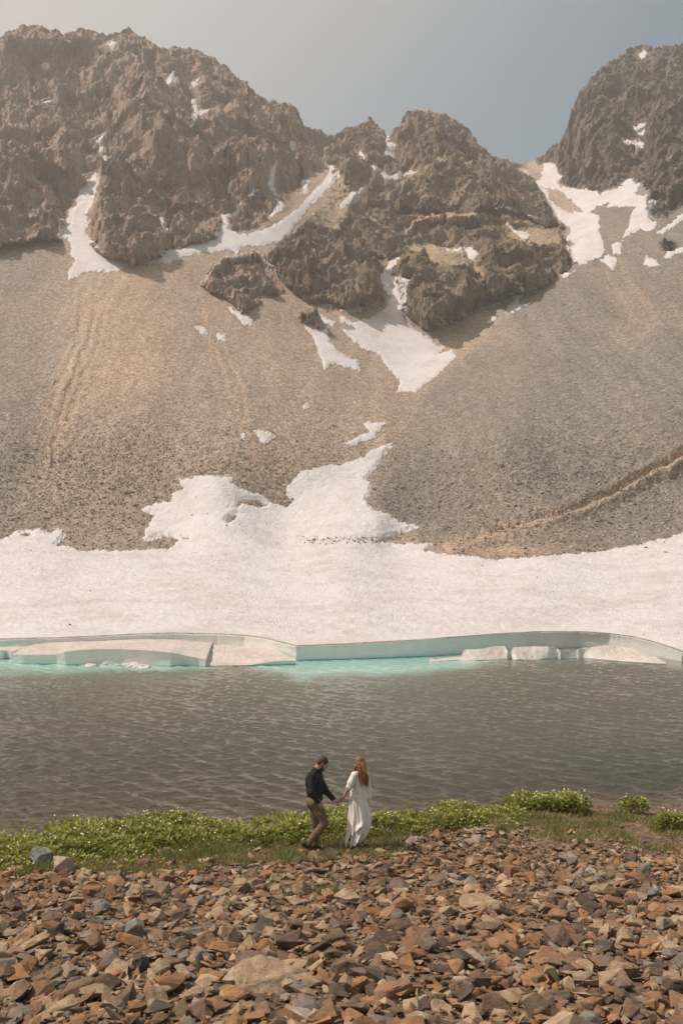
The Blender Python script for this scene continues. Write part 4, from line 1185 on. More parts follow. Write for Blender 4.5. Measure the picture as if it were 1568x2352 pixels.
# landmark rocks: (px, py of centre, width px, height px of face, proto, colour, tilt(x,y), yaw, label)
LM = [
    (92, 1978, 70, 1.0, 3, 'blue grey', (.1, .0), .3, 'pale grey block half sunk in the plants at the left shore'),
    (147, 1990, 74, 1.15, 8, 'pale', (.0, .25), 1.2, 'pointed pale tan boulder beside the grey block at the left shore'),
    (632, 2258, 225, .42, 5, 'tan', (.25, .1), .4, 'large tan slab with split bedding at the bottom centre'),
    (700, 2272, 110, .45, 12, 'grey', (.35, -.1), 1.9, 'dark striped plate leaning on the large tan slab'),
    (368, 2232, 68, .95, 13, 'tan', (.15, .2), 2.2, 'upright blocky tan rock beside the dark wedge'),
    (322, 2218, 58, 1.1, 8, 'dark grey', (.1, .45), .9, 'tall dark grey wedge standing beside the blocky tan rock'),
    (466, 2139, 84, .55, 4, 'grey', (.2, -.1), .5, 'grey crusted slab with light top in the left middle'),
    (590, 2206, 108, .38, 2, 'purplish brown', (.3, .05), .2, 'broad flat grey brown slab above the large tan slab'),
    (116, 2086, 70, .42, 2, 'blue grey', (.25, .1), .9, 'flat blue grey slab on the left talus'),
    (218, 2064, 76, .38, 9, 'grey', (.1, .0), 2.7, 'broad low grey slab in the upper left talus'),
    (170, 2122, 54, .6, 0, 'brown', (.3, .1), 1.5, 'brown square block just below the flat blue grey slab'),
    (209, 2146, 66, .4, 14, 'grey', (.3, -.1), 2.4, 'light grey flat rock below the brown square block'),
    (102, 2128, 50, .35, 9, 'blue grey', (.2, .0), .3, 'thin bluish plate near the left edge'),
    (415, 2140, 54, .6, 6, 'orange brown', (.2, .2), 1.9, 'crumbly rust brown rock left of the crusted grey slab'),
    (395, 2198, 46, .7, 11, 'blue grey', (.1, -.2), 2.6, 'small blue grey block above the upright tan rock'),
    (240, 2268, 98, .6, 3, 'dark brown', (.3, .15), .7, 'dark brown jagged block at the lower left'),
    (130, 2240, 68, .65, 14, 'brown', (.2, -.2), 2.0, 'brown faceted rock left of the dark brown jagged block'),
    (100, 2292, 40, .65, 6, 'grey', (.2, .1), 1.1, 'rounded pale grey stone near the lower left corner'),
    (45, 2320, 66, .5, 0, 'grey', (.2, .1), .2, 'grey faceted slab at the bottom left corner'),
    (540, 2290, 88, .75, 6, 'rust orange', (.1, .2), 2.4, 'ochre orange block left of the large tan slab'),
    (255, 2192, 78, .4, 9, 'orange brown', (.2, .0), .9, 'flat rusty plate left of the dark wedge'),
    (105, 2195, 66, .7, 11, 'tan', (.15, .1), 2.9, 'tan angular rock left of centre near the left edge'),
    (145, 2205, 52, .6, 4, 'blue grey', (.25, .1), 1.0, 'blue grey facet rock beside the tan angular rock'),
    (1057, 2218, 74, .85, 13, 'dark grey', (.1, .1), 1.2, 'dark charcoal block standing alone in the right foreground'),
    (1274, 2073, 54, .75, 8, 'brown', (.1, .2), .3, 'dark topped rounded rock in the upper right talus'),
    (1108, 2066, 130, .25, 5, 'tan', (.22, .05), .1, 'long low tan slab in the middle of the right talus'),
    (1012, 2106, 40, .7, 6, 'blue grey', (.1, .1), 2.2, 'rounded blue grey stone below the long low tan slab'),
    (1333, 2135, 62, .5, 7, 'dark grey', (.1, .1), .1, 'dark rounded hump on the right talus'),
    (1337, 2246, 66, .7, 1, 'tan', (.5, .1), .6, 'pale tan flat face tilted to the viewer in the lower right'),
    (844, 2004, 32, .7, 11, 'blue grey', (.1, .1), .8, 'small blue grey block just below the grass at centre'),
    (1432, 2000, 34, .65, 4, 'blue grey', (.1, .1), 2.0, 'blue grey block near the grass at the right'),
    (1187, 1984, 36, .6, 6, 'rust orange', (.1, .1), 1.0, 'bright orange rock below the grass right of centre'),
    (1262, 2188, 58, .5, 14, 'orange brown', (.2, .0), .3, 'orange block with shaded front in the right middle'),
    (1320, 2200, 58, .45, 9, 'purplish brown', (.3, .0), 2.6, 'purplish flat rock right of the shaded orange block'),
    (860, 2175, 62, .6, 3, 'brown', (.3, .2), 1.7, 'greenish brown wedge at the centre of the talus'),
    (1075, 2185, 60, .5, 0, 'orange brown', (.2, .1), .2, 'rusty split block above the dark charcoal block'),
    (1490, 2145, 60, .4, 9, 'blue grey', (.2, .0), .9, 'flat grey rock near the right edge'),
    (1455, 2122, 54, .7, 0, 'tan', (.4, .1), 1.9, 'pinkish tan rock left of the flat grey rock near the right edge'),
    (1540, 2190, 60, .6, 13, 'grey', (.1, .1), .9, 'grey lump cut by the right edge'),
    (945, 2325, 70, .6, 4, 'grey', (.4, .2), .5, 'green grey facet at the bottom centre'),
    (1010, 2310, 72, .7, 10, 'brown', (.2, .2), 2.5, 'brown boulder at the bottom right of centre'),
    (1166, 2240, 42, .8, 8, 'tan', (.1, .3), 1.8, 'upright pointed tan stone in the lower right'),
    (1210, 2300, 58, .45, 6, 'rust orange', (.1, .1), .3, 'orange rounded slab in the lower right'),
    (1500, 2290, 80, .6, 1, 'orange brown', (.2, .2), 2.1, 'broad orange brown rock at the lower right edge'),
    (1360, 2310, 70, .5, 14, 'brown', (.3, .0), 1.2, 'low brown rock along the bottom right'),
    (30, 2070, 56, .6, 7, 'dark brown', (.1, .1), .4, 'dark brown block in shadow at the left edge'),
    (1073, 1822, 26, .6, 6, 'dark brown', (.1, .1), .4, 'small dark rock standing in the water behind the plants'),
    (1340, 1817, 34, .8, 8, 'grey', (.1, .1), 1.4, 'grey rock in the water behind the right plants'),
    (475, 1974, 34, .6, 10, 'brown', (.1, .1), .4, 'brown stone in the grass left of the man'),
    (322, 1993, 40, .35, 9, 'tan', (.2, .1), 1.4, 'flat tan stone at the edge of the grass on the left'),
    (1092, 1908, 30, .5, 0, 'tan', (.1, .1), .4, 'pale stone at the top of the talus below the plants'),
    (1475, 1930, 38, .4, 9, 'purplish brown', (.1, .1), .1, 'flat reddish stone in the right grass')]
made = []


def big_rock(x, y, z, s, proto, cname, tilt, yaw, label, hz=1.0, rnd=None):
    o = bpy.data.objects.new('rock', dp[proto])
    COL.objects.link(o)
    o.location = (x, y, z)
    o.rotation_euler = (tilt[0], tilt[1], yaw)
    o.scale = (s, s, s * hz)
    c = np.array(PAL[cname]) * (1.0 if rnd is None else rnd)
    o.color = (*c, 1)
    made.append((x, y, s))
    return tag(o, label, 'rock', 'larger rocks of the talus')


for (px, py, w, hh, pr, cn, tl, yw, lb) in LM:
    p = hit_ground(np.array([px]), np.array([py + w * .12]))[0]
    s = w / FPX * p[1] * .5 * 1.08
    flat = [.5, .62, .4, .75, .55, .35, .68, .48, .8, .45, .6, .52, .38, .7, .57, .3][pr]
    big_rock(p[0], p[1], p[2] + s * min(hh, 1.3) * .42, s, pr, cn, tl, yw, lb, hz=min(hh / flat, 2.1) * .85)
import re as _re
def cut_ref(s_):
    return _re.split(r' (?:beside|at the|on the|in the|in shadow|near|just|below|above|standing|with|left of|right of|leaning|half|cut by|to the|tilted|behind|along) ?', s_)[0]


SHAPES = ['angular', 'slabby', 'blocky', 'wedge shaped', 'flat topped', 'jagged']
rl = np.random.default_rng(23)
used = set(o['label'] for o in bpy.data.objects if o.get('label'))
near_words = [(lm[0], lm[1], lm[8]) for lm in LM[:46]]
cnt = 0
tries = 0
while cnt < 300 - len(LM) and tries < 6000:
    tries += 1
    px = rl.uniform(-20, 1590)
    py = 2010 + (2350 - 2010) * rl.random() ** .85
    if py < np.interp(px, [b[0] for b in BND], [b[1] for b in BND]) + 14: continue
    p = hit_ground(np.array([px]), np.array([py]))[0]
    s = rl.uniform(.12, .23) * (1.15 if py > 2150 else 1.0)
    if any((p[0] - a) ** 2 + (p[1] - b) ** 2 < (c * .95 + s * .8) ** 2 for a, b, c in made): continue
    cn = names[int(rl.choice(len(names), p=wts))]
    pr = int(rl.integers(16))
    lm = min(near_words, key=lambda q: (q[0] - px) ** 2 + ((q[1] - py) * 2) ** 2)
    dx, dy = px - lm[0], (py - lm[1]) * 1.7
    rel = ('right of' if dx > 0 else 'left of') if abs(dx) > abs(dy) else ('in front of' if dy > 0 else 'behind')
    core = cut_ref(lm[2])
    ok = False
    for sh in rl.permutation(SHAPES):
        for sz in (('small', 'smallish') if s < .155 else ('middling', 'medium') if s < .195 else ('large', 'big')):
            lb = f'{sz} {cn} {sh} rock {rel} the {core}'
            if lb not in used:
                ok = True; break
        if ok: break
    if not ok: continue
    used.add(lb)
    big_rock(p[0], p[1], p[2] + s * .22 + .02, s, pr, cn, (rl.normal() * .28, rl.normal() * .28), rl.uniform(0, 6.28), lb, hz=rl.uniform(.8, 1.2), rnd=rl.uniform(.75, 1.1))
    cnt += 1
# ------------------------------------------------------------------ plants of the shore
def leaf_mat(name, a, b, trans=.35):
    n = N(name, 0.5, 0.35)
    c = n.attr('tint', 'Fac')
    o = n.obj()
    col = n.mix(c, a, b)
    col = n.mix(1.0, col, n.gray(n.noise(o, 3, 3), .75, 1.25), 'MULTIPLY')
    n.out(col)
    t = n.n('ShaderNodeBsdfTranslucent'); n.lk(col, t.inputs['Color'])
    mx = n.n('ShaderNodeMixShader'); mx.inputs[0].default_value = trans
    n.lk(n.b.outputs[0], mx.inputs[1]); n.lk(t.outputs[0], mx.inputs[2])
    n.lk(mx.outputs[0], n.t.nodes['Material Output'].inputs['Surface'])
    return n.m


M_leaf = leaf_mat('green_leaf', (0.115, 0.145, 0.02), (0.41, 0.40, 0.09))
M_grass = leaf_mat('grass_blade', (0.16, 0.18, 0.05), (0.46, 0.36, 0.19), .25)
n = N('white_petal', .7, .2); M_petal = n.out((0.72, 0.66, 0.5))
rp = np.random.default_rng(29)


class Soup:
    def __init__(s): s.v, s.f, s.c, s.n = [], [], [], 0

    def add(s, v, f, c):
        s.v.append(v); s.f.append(np.asarray(f) + s.n); s.n += len(v)
        s.c.append(np.tile([c, c, c, 1.0], (len(v), 1)))

    def make(s, name, mat, parent=None, smooth=False):
        return mesh_np(name, np.concatenate(s.v), np.concatenate(s.f), mat, smooth, parent, {'tint': np.concatenate(s.c)})


LEAF = np.array([[0, 0, 0], [-.35, .35, .06], [.35, .35, .06], [-.42, .68, .04], [.42, .68, .04], [0, 1.0, -.06], [0, .36, -.03], [0, .7, -.05]])
LEAFF = [(0, 6, 1, 1), (0, 2, 6, 6), (1, 6, 7, 3), (6, 2, 4, 7), (3, 7, 5, 5), (7, 4, 5, 5)]
LEAFF = np.array([(0, 6, 1), (0, 2, 6), (1, 6, 7), (1, 7, 3), (6, 2, 4), (6, 4, 7), (3, 7, 5), (7, 4, 5)])


def clump(S, fl, base, h, r, nl, flowers):
    for k in range(nl):
        a = rp.uniform(0, 6.283); rad = r * math.sqrt(rp.random())
        hh = h * (1 - .45 * (rad / r) ** 2) * rp.uniform(.35, 1.0)
        L = rp.uniform(.065, .125) * (h / .3) ** .5; Wd = L * rp.uniform(.55, .85)
        el = rp.uniform(.1, 1.25)
        v = LEAF * np.array([Wd, L, L])
        ce, se = math.cos(el), math.sin(el)
        v = np.stack([v[:, 0], v[:, 1] * ce - v[:, 2] * se, v[:, 1] * se + v[:, 2] * ce], -1)
        tw = rp.normal() * .5
        ct, st = math.cos(tw), math.sin(tw)
        v = np.stack([v[:, 0] * ct + v[:, 2] * st * .5, v[:, 1], v[:, 2] * ct - v[:, 0] * st * .5], -1)
        aa = a - math.pi / 2 + rp.normal() * .5
        c_, s_2 = math.cos(aa), math.sin(aa)
        v = np.stack([v[:, 0] * c_ - v[:, 1] * s_2, v[:, 0] * s_2 + v[:, 1] * c_, v[:, 2]], -1)
        v = v + np.array([base[0] + math.cos(a) * rad, base[1] + math.sin(a) * rad, base[2] + hh])
        S.add(v, LEAFF, np.clip(rp.normal(.5, .22) , 0, 1))
        if k % 4 == 0:
            b = np.array([[base[0], base[1], base[2] - .02], [base[0] + .008, base[1], base[2] - .02], v[0] + [0.004, 0, 0]])
            S.add(b, [(0, 1, 2)], .3)
    for k in range(flowers):
        a = rp.uniform(0, 6.283); rad = r * math.sqrt(rp.random()) * .9
        c0 = np.array([base[0] + math.cos(a) * rad, base[1] + math.sin(a) * rad, base[2] + h * rp.uniform(.8, 1.25)])
        R_ = rp.uniform(.016, .027)
        nrm = rot_rand(rp, .5)
        pv = [[0, 0, 0]]
        for q in range(10):
            rr_ = R_ * (1.0 if q % 2 == 0 else .55)
            pv.append([math.cos(q * .628) * rr_, math.sin(q * .628) * rr_, .006])
        pv = np.array(pv) @ nrm.T + c0
        fl.add(pv, [(0, 1 + q, 1 + (q + 1) % 10) for q in range(10)], 1)
        S.add(np.array([c0 + [-.003, 0, 0], c0 + [.003, 0, 0], [c0[0], c0[1], c0[2] - h * .5]]), [(0, 1, 2)], .4)


VEG = [(-330, 1928), (-120, 1925), (0, 1938), (70, 1948), (98, 1957), (112, 1935), (125, 1915), (170, 1908), (240, 1912), (300, 1918), (330, 1908), (380, 1905), (430, 1908), (480, 1898), (560, 1890), (620, 1882), (720, 1884), (800, 1890), (860, 1898), (920, 1888), (1000, 1878), (1050, 1860), (1120, 1858), (1190, 1862),
       (1205, 1885), (1190, 1905), (1130, 1908), (1090, 1916), (1000, 1918), (930, 1925), (870, 1930), (820, 1945), (740, 1950), (640, 1953), (560, 1960), (480, 1968), (410, 1972), (360, 1985), (260, 1985), (180, 1990), (60, 2000), (-120, 2010), (-330, 2012)]
VEG2 = [(1180, 1852), (1250, 1846), (1310, 1850), (1330, 1862), (1300, 1868), (1240, 1866), (1190, 1870)]
pts = []
for poly, dens in ((VEG, 2100), (VEG2, 120)):
    A = np.array(poly, float)
    lo, hi_ = A.min(0), A.max(0)
    c_ = 0
    while c_ < dens:
        q = rp.uniform(lo, hi_, (600, 2))
        q = q[in_poly(poly, q[:, 0], q[:, 1])]
        pts.append(q); c_ += len(q)
pts = np.concatenate(pts)
W3 = hit_ground(pts[:, 0], pts[:, 1])
S, Fl = Soup(), Soup()
patch = fbm(W3 / np.array([.8, .8, 1]), 3, 401)
for p, q, pa in zip(pts, W3, patch):
    if float(shore(q[0])) - q[1] < .05 and p[0] > 200: continue
    if pa < -.27: continue
    # no tall leaves right where the walkers stand
    if abs(q[0] + .1) < .75 and q[1] < 19.1: continue
    low = sstep(0, 1, (np.interp(p[0], [-100, 60, 260, 500, 800, 900, 1100, 1200], [2005, 1998, 1985, 1968, 1948, 1930, 1912, 1895]) - p[1]) / 22)
    h = (.09 + .18 * low) * (1 + .6 * pa)
    clump(S, Fl, q, h, .15, int(14 + 8 * low), int(rp.random() < .25 + .3 * pa) * int(rp.integers(1, 3)))
o = S.make('undergrowth', M_leaf); tag(o, label='band of bright green broad leaved plants along the lake shore', cat='plants', kind='stuff')
o = Fl.make('wild_flowers', M_petal); tag(o, label='small white flowers dotted over the shore plants', cat='flowers', kind='stuff')
for (px, py, w, h, lb) in ((1322, 1868, 44, .42, 'rounded leafy clump under the grey rock in the water'), (1452, 1866, 40, .38, 'white flowered clump standing alone at the right water edge'), (1545, 1908, 62, .36, 'wide leafy clump cut by the right edge')):
    c0 = hit_ground(np.array([px]), np.array([py]))[0]
    t_ = empty('leafy_plant', c0, label=lb, cat='plant', group='leafy clumps on the right bank')
    S, Fl = Soup(), Soup()
    R0 = w / FPX * c0[1]
    for k in range(int(26 * (w / 44))):
        a = rp.uniform(0, 6.28); rad = R0 * .8 * math.sqrt(rp.random())
        b_ = np.array([math.cos(a) * rad, math.sin(a) * rad * .55, 0])
        clump(S, Fl, b_, h * (1 - .5 * (rad / R0) ** 2), .14, 14, int(rp.random() < .5) * 2)
    S.make('foliage', M_leaf, t_); Fl.make('blossoms', M_petal, t_)

# grass and straw
G = Soup()
GR = [((-100, 1990), (60, 1985), (330, 1975), (560, 1962), (760, 1950), (860, 1932), (900, 1925), (930, 1950), (850, 1975), (640, 1992), (500, 1996), (330, 2000), (60, 2008), (-100, 2005))]
GRASS = [([(-120, 1985), (200, 1985), (330, 1972), (560, 1958), (700, 1950), (860, 1930), (950, 1922), (930, 1940), (860, 1975), (760, 1990), (640, 1992), (400, 1996), (340, 2006), (200, 1996), (-120, 2010)], 9000, .10),
         ([(1180, 1862), (1300, 1868), (1400, 1866), (1568, 1868), (1950, 1872), (1950, 1978), (1568, 1965), (1440, 1950), (1300, 1935), (1200, 1915), (1130, 1915), (1190, 1890)], 9500, .09),
         ([(840, 1965), (900, 1950), (935, 1962), (880, 1985), (840, 1985)], 900, .09),
         ([(60, 1995), (300, 1960), (560, 1940), (900, 1910), (1180, 1880), (1000, 1915), (860, 1935), (500, 1975), (250, 1995)], 2500, .15), ([(1440, 2095), (1500, 2090), (1500, 2110), (1450, 2112)], 110, .13), ([(725, 2050), (770, 2045), (770, 2062), (735, 2064)], 60, .10)]
for poly, cnt_, hh in GRASS:
    A = np.array(poly, float); lo, hi_ = A.min(0), A.max(0)
    q = rp.uniform(lo, hi_, (cnt_ * 4, 2)); q = q[in_poly(poly, q[:, 0], q[:, 1])][:cnt_]
    w3 = hit_ground(q[:, 0], q[:, 1])
    w3[:, :2] += rp.normal(size=(len(w3), 2)) * .02
    pt = fbm(w3 / np.array([.5, .5, 1]), 3, 411)
    for b, pn in zip(w3, pt):
        if pn < -.18 and cnt_ > 200: continue
        if abs(b[0] + .05) < 1.0 and 18.2 < b[1] < 19.0 and rp.random() < .7: continue
        for _ in range(3):
            h = hh * rp.uniform(.5, 1.4) * (1 + pn)
            a = rp.uniform(0, 6.28); ln = rp.uniform(.1, .7) * h
            d = np.array([math.cos(a), math.sin(a), 0]); s_2 = np.array([-d[1], d[0], 0]) * rp.uniform(.004, .008)
            b2 = b + np.array([rp.normal() * .025, rp.normal() * .025, -.01])
            v = np.array([b2 - s_2, b2 + s_2, b2 + d * ln * .4 + [0, 0, h * .6] + s_2 * .7, b2 + d * ln + [0, 0, h]])
            G.add(v, [(0, 1, 2), (0, 2, 3)], np.clip(rp.normal(.42 + .6 * pn * -1, .25), 0, 1))
o = G.make('grass', M_grass); tag(o, label='short green and straw grass between the plants and the rocks', cat='grass', kind='stuff')
# soil under the plants is greener
# ------------------------------------------------------------------ the two walkers (surfaces grown from blended limb fields)
class Field:
    def __init__(s, lo, hi_, h):
        s.lo = np.array(lo, float); s.h = h
        s.n = np.ceil((np.array(hi_, float) - s.lo) / h).astype(int) + 1
        s.d = np.full(tuple(s.n), 1.0, np.float32)

    def win(s, lo, hi_):
        a = np.maximum(np.floor((np.asarray(lo) - s.lo) / s.h).astype(int), 0)
        b = np.minimum(np.ceil((np.asarray(hi_) - s.lo) / s.h).astype(int) + 1, s.n)
        if (b <= a).any(): return None, None
        g = [s.lo[k] + s.h * np.arange(a[k], b[k]) for k in range(3)]
        P = np.stack(np.meshgrid(*g, indexing='ij'), -1).astype(np.float32)
        return (slice(a[0], b[0]), slice(a[1], b[1]), slice(a[2], b[2])), P

    def put(s, sl, d, k, sub=False):
        o = s.d[sl]
        if sub:
            hh = np.clip(.5 - .5 * (o + d) / k, 0, 1)
            s.d[sl] = o * (1 - hh) + (-d) * hh + k * hh * (1 - hh)
            return
        hh = np.clip(.5 + .5 * (o - d) / k, 0, 1)
        s.d[sl] = o * (1 - hh) + d * hh - k * hh * (1 - hh)

    def cap(s, a, b, ra, rb, k=.02, flat=None, sub=False):
        """tapered capsule; flat = (axis vector, factor) squeezes the cross section along that axis"""
        a = np.array(a, np.float32); b = np.array(b, np.float32)
        m = max(ra, rb) * (1.0 if not flat else max(1, 1 / flat[1])) + k + 3 * s.h
        sl, P = s.win(np.minimum(a, b) - m, np.maximum(a, b) + m)
        if sl is None: return
        ab = b - a
        t = np.clip(((P - a) @ ab) / (ab @ ab + 1e-9), 0, 1)
        q = P - a - t[..., None] * ab
        if flat:
            ax = np.array(flat[0], np.float32); ax /= np.linalg.norm(ax)
            c = q @ ax
            q = q + ax * (c * (1 / flat[1] - 1))[..., None]
        d = np.sqrt((q * q).sum(-1)) - (ra + (rb - ra) * t)
        if flat: d = d * min(1, .5 + .5 * flat[1])
        s.put(sl, d, k, sub)

    def ell(s, c, r, k=.02, R=None, sub=False):
        c = np.array(c, np.float32); r = np.array(r, np.float32)
        m = r.max() + k + 3 * s.h
        sl, P = s.win(c - m, c + m)
        if sl is None: return
        q = P - c
        if R is not None: q = q @ np.array(R, np.float32)
        L = np.sqrt(((q / r) ** 2).sum(-1)) + 1e-6
        L2 = np.sqrt(((q / (r * r)) ** 2).sum(-1)) + 1e-6
        s.put(sl, L * (L - 1) / L2, k, sub)

    def chain(s, pts, k=.015, **kw):
        for (a, ra), (b, rb) in zip(pts[:-1], pts[1:]): s.cap(a, b, ra, rb, k, **kw)

    def add_noise(s, fn):
        g = [s.lo[k] + s.h * np.arange(s.n[k]) for k in range(3)]
        m = np.abs(s.d) < .06
        idx = np.argwhere(m)
        P = s.lo + idx * s.h
        s.d[m] += fn(P).astype(np.float32)

    def mesh(s):
        d = s.d
        ins = d < 0
        nx, ny, nz = d.shape
        cs = np.zeros((nx - 1, ny - 1, nz - 1), np.int8)
        for i in (0, 1):
            for j in (0, 1):
                for k in (0, 1): cs += ins[i:nx - 1 + i, j:ny - 1 + j, k:nz - 1 + k]
        act = (cs > 0) & (cs < 8)
        idx = np.argwhere(act)
        vid = np.full(act.shape, -1, np.int64); vid[act] = np.arange(len(idx))
        acc = np.zeros((len(idx), 3)); cnt = np.zeros(len(idx))
        cor = [(i, j, k) for i in (0, 1) for j in (0, 1) for k in (0, 1)]
        for a in cor:
            for ax in range(3):
                if a[ax]: continue
                b = list(a); b[ax] = 1
                da = d[idx[:, 0] + a[0], idx[:, 1] + a[1], idx[:, 2] + a[2]]; db = d[idx[:, 0] + b[0], idx[:, 1] + b[1], idx[:, 2] + b[2]]
                m = (da < 0) != (db < 0)
                t = da / np.where(np.abs(da - db) < 1e-9, 1, da - db)
                p = np.tile(np.array(a, float), (len(idx), 1)); p[:, ax] += t
                acc[m] += p[m]; cnt[m] += 1
        V = s.lo + s.h * (idx + acc / np.maximum(cnt, 1)[:, None])
        quads = []
        for ax in range(3):
            u, w = [(1, 2), (2, 0), (0, 1)][ax]
            sl0 = [slice(1, -1)] * 3; sl0[ax] = slice(0, -1)
            sl1 = list(sl0); sl1[ax] = slice(1, None)
            A, B = ins[tuple(sl0)], ins[tuple(sl1)]
            for flip, M in ((False, A & ~B), (True, ~A & B)):
                e = np.argwhere(M)
                if not len(e): continue
                e = e + np.array([0 if q == ax else 1 for q in range(3)])
                c = []
                for du, dw in ((0, 0), (-1, 0), (-1, -1), (0, -1)):
                    f = e.copy(); f[:, u] += du; f[:, w] += dw
                    c.append(vid[f[:, 0], f[:, 1], f[:, 2]])
                qd = np.stack(c, -1)
                quads.append(qd[:, ::-1] if flip else qd)
        Q = np.concatenate(quads)
        return V, Q[(Q >= 0).all(1)]


def cloth_mat(name, col, var=.25, rough=.85, trans=0):
    n = N(name, rough, .15)
    o = n.obj()
    c = n.mix(1.0, col, n.gray(n.noise(o, 5, 4), 1 - var, 1 + var), 'MULTIPLY')
    n.out(c, n.bump(n.noise(n.scale(o, (1, 1, .4)), 14, 4), .012, .5))
    if trans:
        t = n.n('ShaderNodeBsdfTranslucent'); n.lk(c, t.inputs['Color'])
        mx = n.n('ShaderNodeMixShader'); mx.inputs[0].default_value = trans
        n.lk(n.b.outputs[0], mx.inputs[1]); n.lk(t.outputs[0], mx.inputs[2])
        n.lk(mx.outputs[0], n.t.nodes['Material Output'].inputs['Surface'])
    return n.m


def hair_mat(name, a, b):
    n = N(name, .5, .4)
    o = n.obj()
    st = n.noise(n.scale(o, (1, 1, .12)), 70, 4, .6)
    return n.out(n.mix(n.mr(st, .3, .7), a, b), n.bump(st, .012, .8))


M_skin = cloth_mat('skin', (0.42, 0.235, 0.155), .12, .55)
M_skinw = cloth_mat('pale_skin', (0.50, 0.30, 0.21), .15, .55)
M_shirt = cloth_mat('black_cloth', (0.020, 0.021, 0.021), .3)
M_trous = cloth_mat('brown_twill', (0.165, 0.115, 0.075), .15)
M_boot = cloth_mat('dark_boot', (0.035, 0.028, 0.025), .3, .6)
M_sole = cloth_mat('boot_sole', (0.13, 0.10, 0.08), .3, .8)
M_dress = cloth_mat('white_crepe', (0.80, 0.74, 0.69), .03, .8, .12)
M_sheer = cloth_mat('sheer_white', (0.74, 0.70, 0.66), .05, .8, .35)
M_dark = hair_mat('dark_hair', (0.022, 0.015, 0.011), (0.06, 0.04, 0.028))
M_red = hair_mat('copper_hair', (0.10, 0.042, 0.016), (0.28, 0.135, 0.055))
M_belt = cloth_mat('leather', (0.03, 0.02, 0.015), .2, .5)

MX, MY = 735.0, 1951.0
GM = hit_ground(np.array([MX]), np.array([MY]))[0]
GD = 18.75
MPX = FPX / GD / 1.0                         # sheet px per metre there
ZPM = MPX * 6.25


def J(zx, zy, y=0.0):
    """joint from the close-up tracing (1568 px crop): metres east, depth, height, for both walkers"""
    px = 1050 * .6272 + zx / 6.25; py = 2700 * .6272 + zy / 6.25
    return at_D(np.array([px]), np.array([py]), GD + y)[0]


def seg_hand(F_, wrist, palm_dir, up, side, R, fingers, k=.006):
    """palm plus five fingers; palm_dir points to the fingers, side is thumb side"""
    wrist = np.array(wrist); d = np.array(palm_dir, float); d /= np.linalg.norm(d)
    up = np.array(up, float); up -= d * (up @ d); up /= np.linalg.norm(up)
    sd_ = np.cross(d, up) * side
    pc = wrist + d * .05
    F_.cap(wrist - d * .01, wrist + d * .085, .027, .036, .02, flat=(up, .48))
    lens = [.068, .078, .073, .058]
    for i in range(4):
        off = (1.5 - i) * .0195
        b = wrist + d * .083 + sd_ * off
        c1, c2, c3 = fingers
        q = b; L = lens[i]; dd = d.copy()
        pts_ = [(q, .0100)]
        for frac, cv, r in ((.45, c1, .0095), (.32, c2, .0088), (.23, c3, .0078)):
            dd = dd * math.cos(cv) - up * math.sin(cv) * 1.0
            dd /= np.linalg.norm(dd)
            q = q + dd * L * frac
            pts_.append((q, r))
        F_.chain(pts_, k)
    t0 = wrist + d * .022 + sd_ * .026
    t1 = t0 + (d * .6 + sd_ * .7 - up * .35) * .038
    t2 = t1 + (d * .95 + sd_ * .15 - up * .4) * .034
    F_.chain([(t0, .014), (t1, .0115), (t2, .0088)], .012)


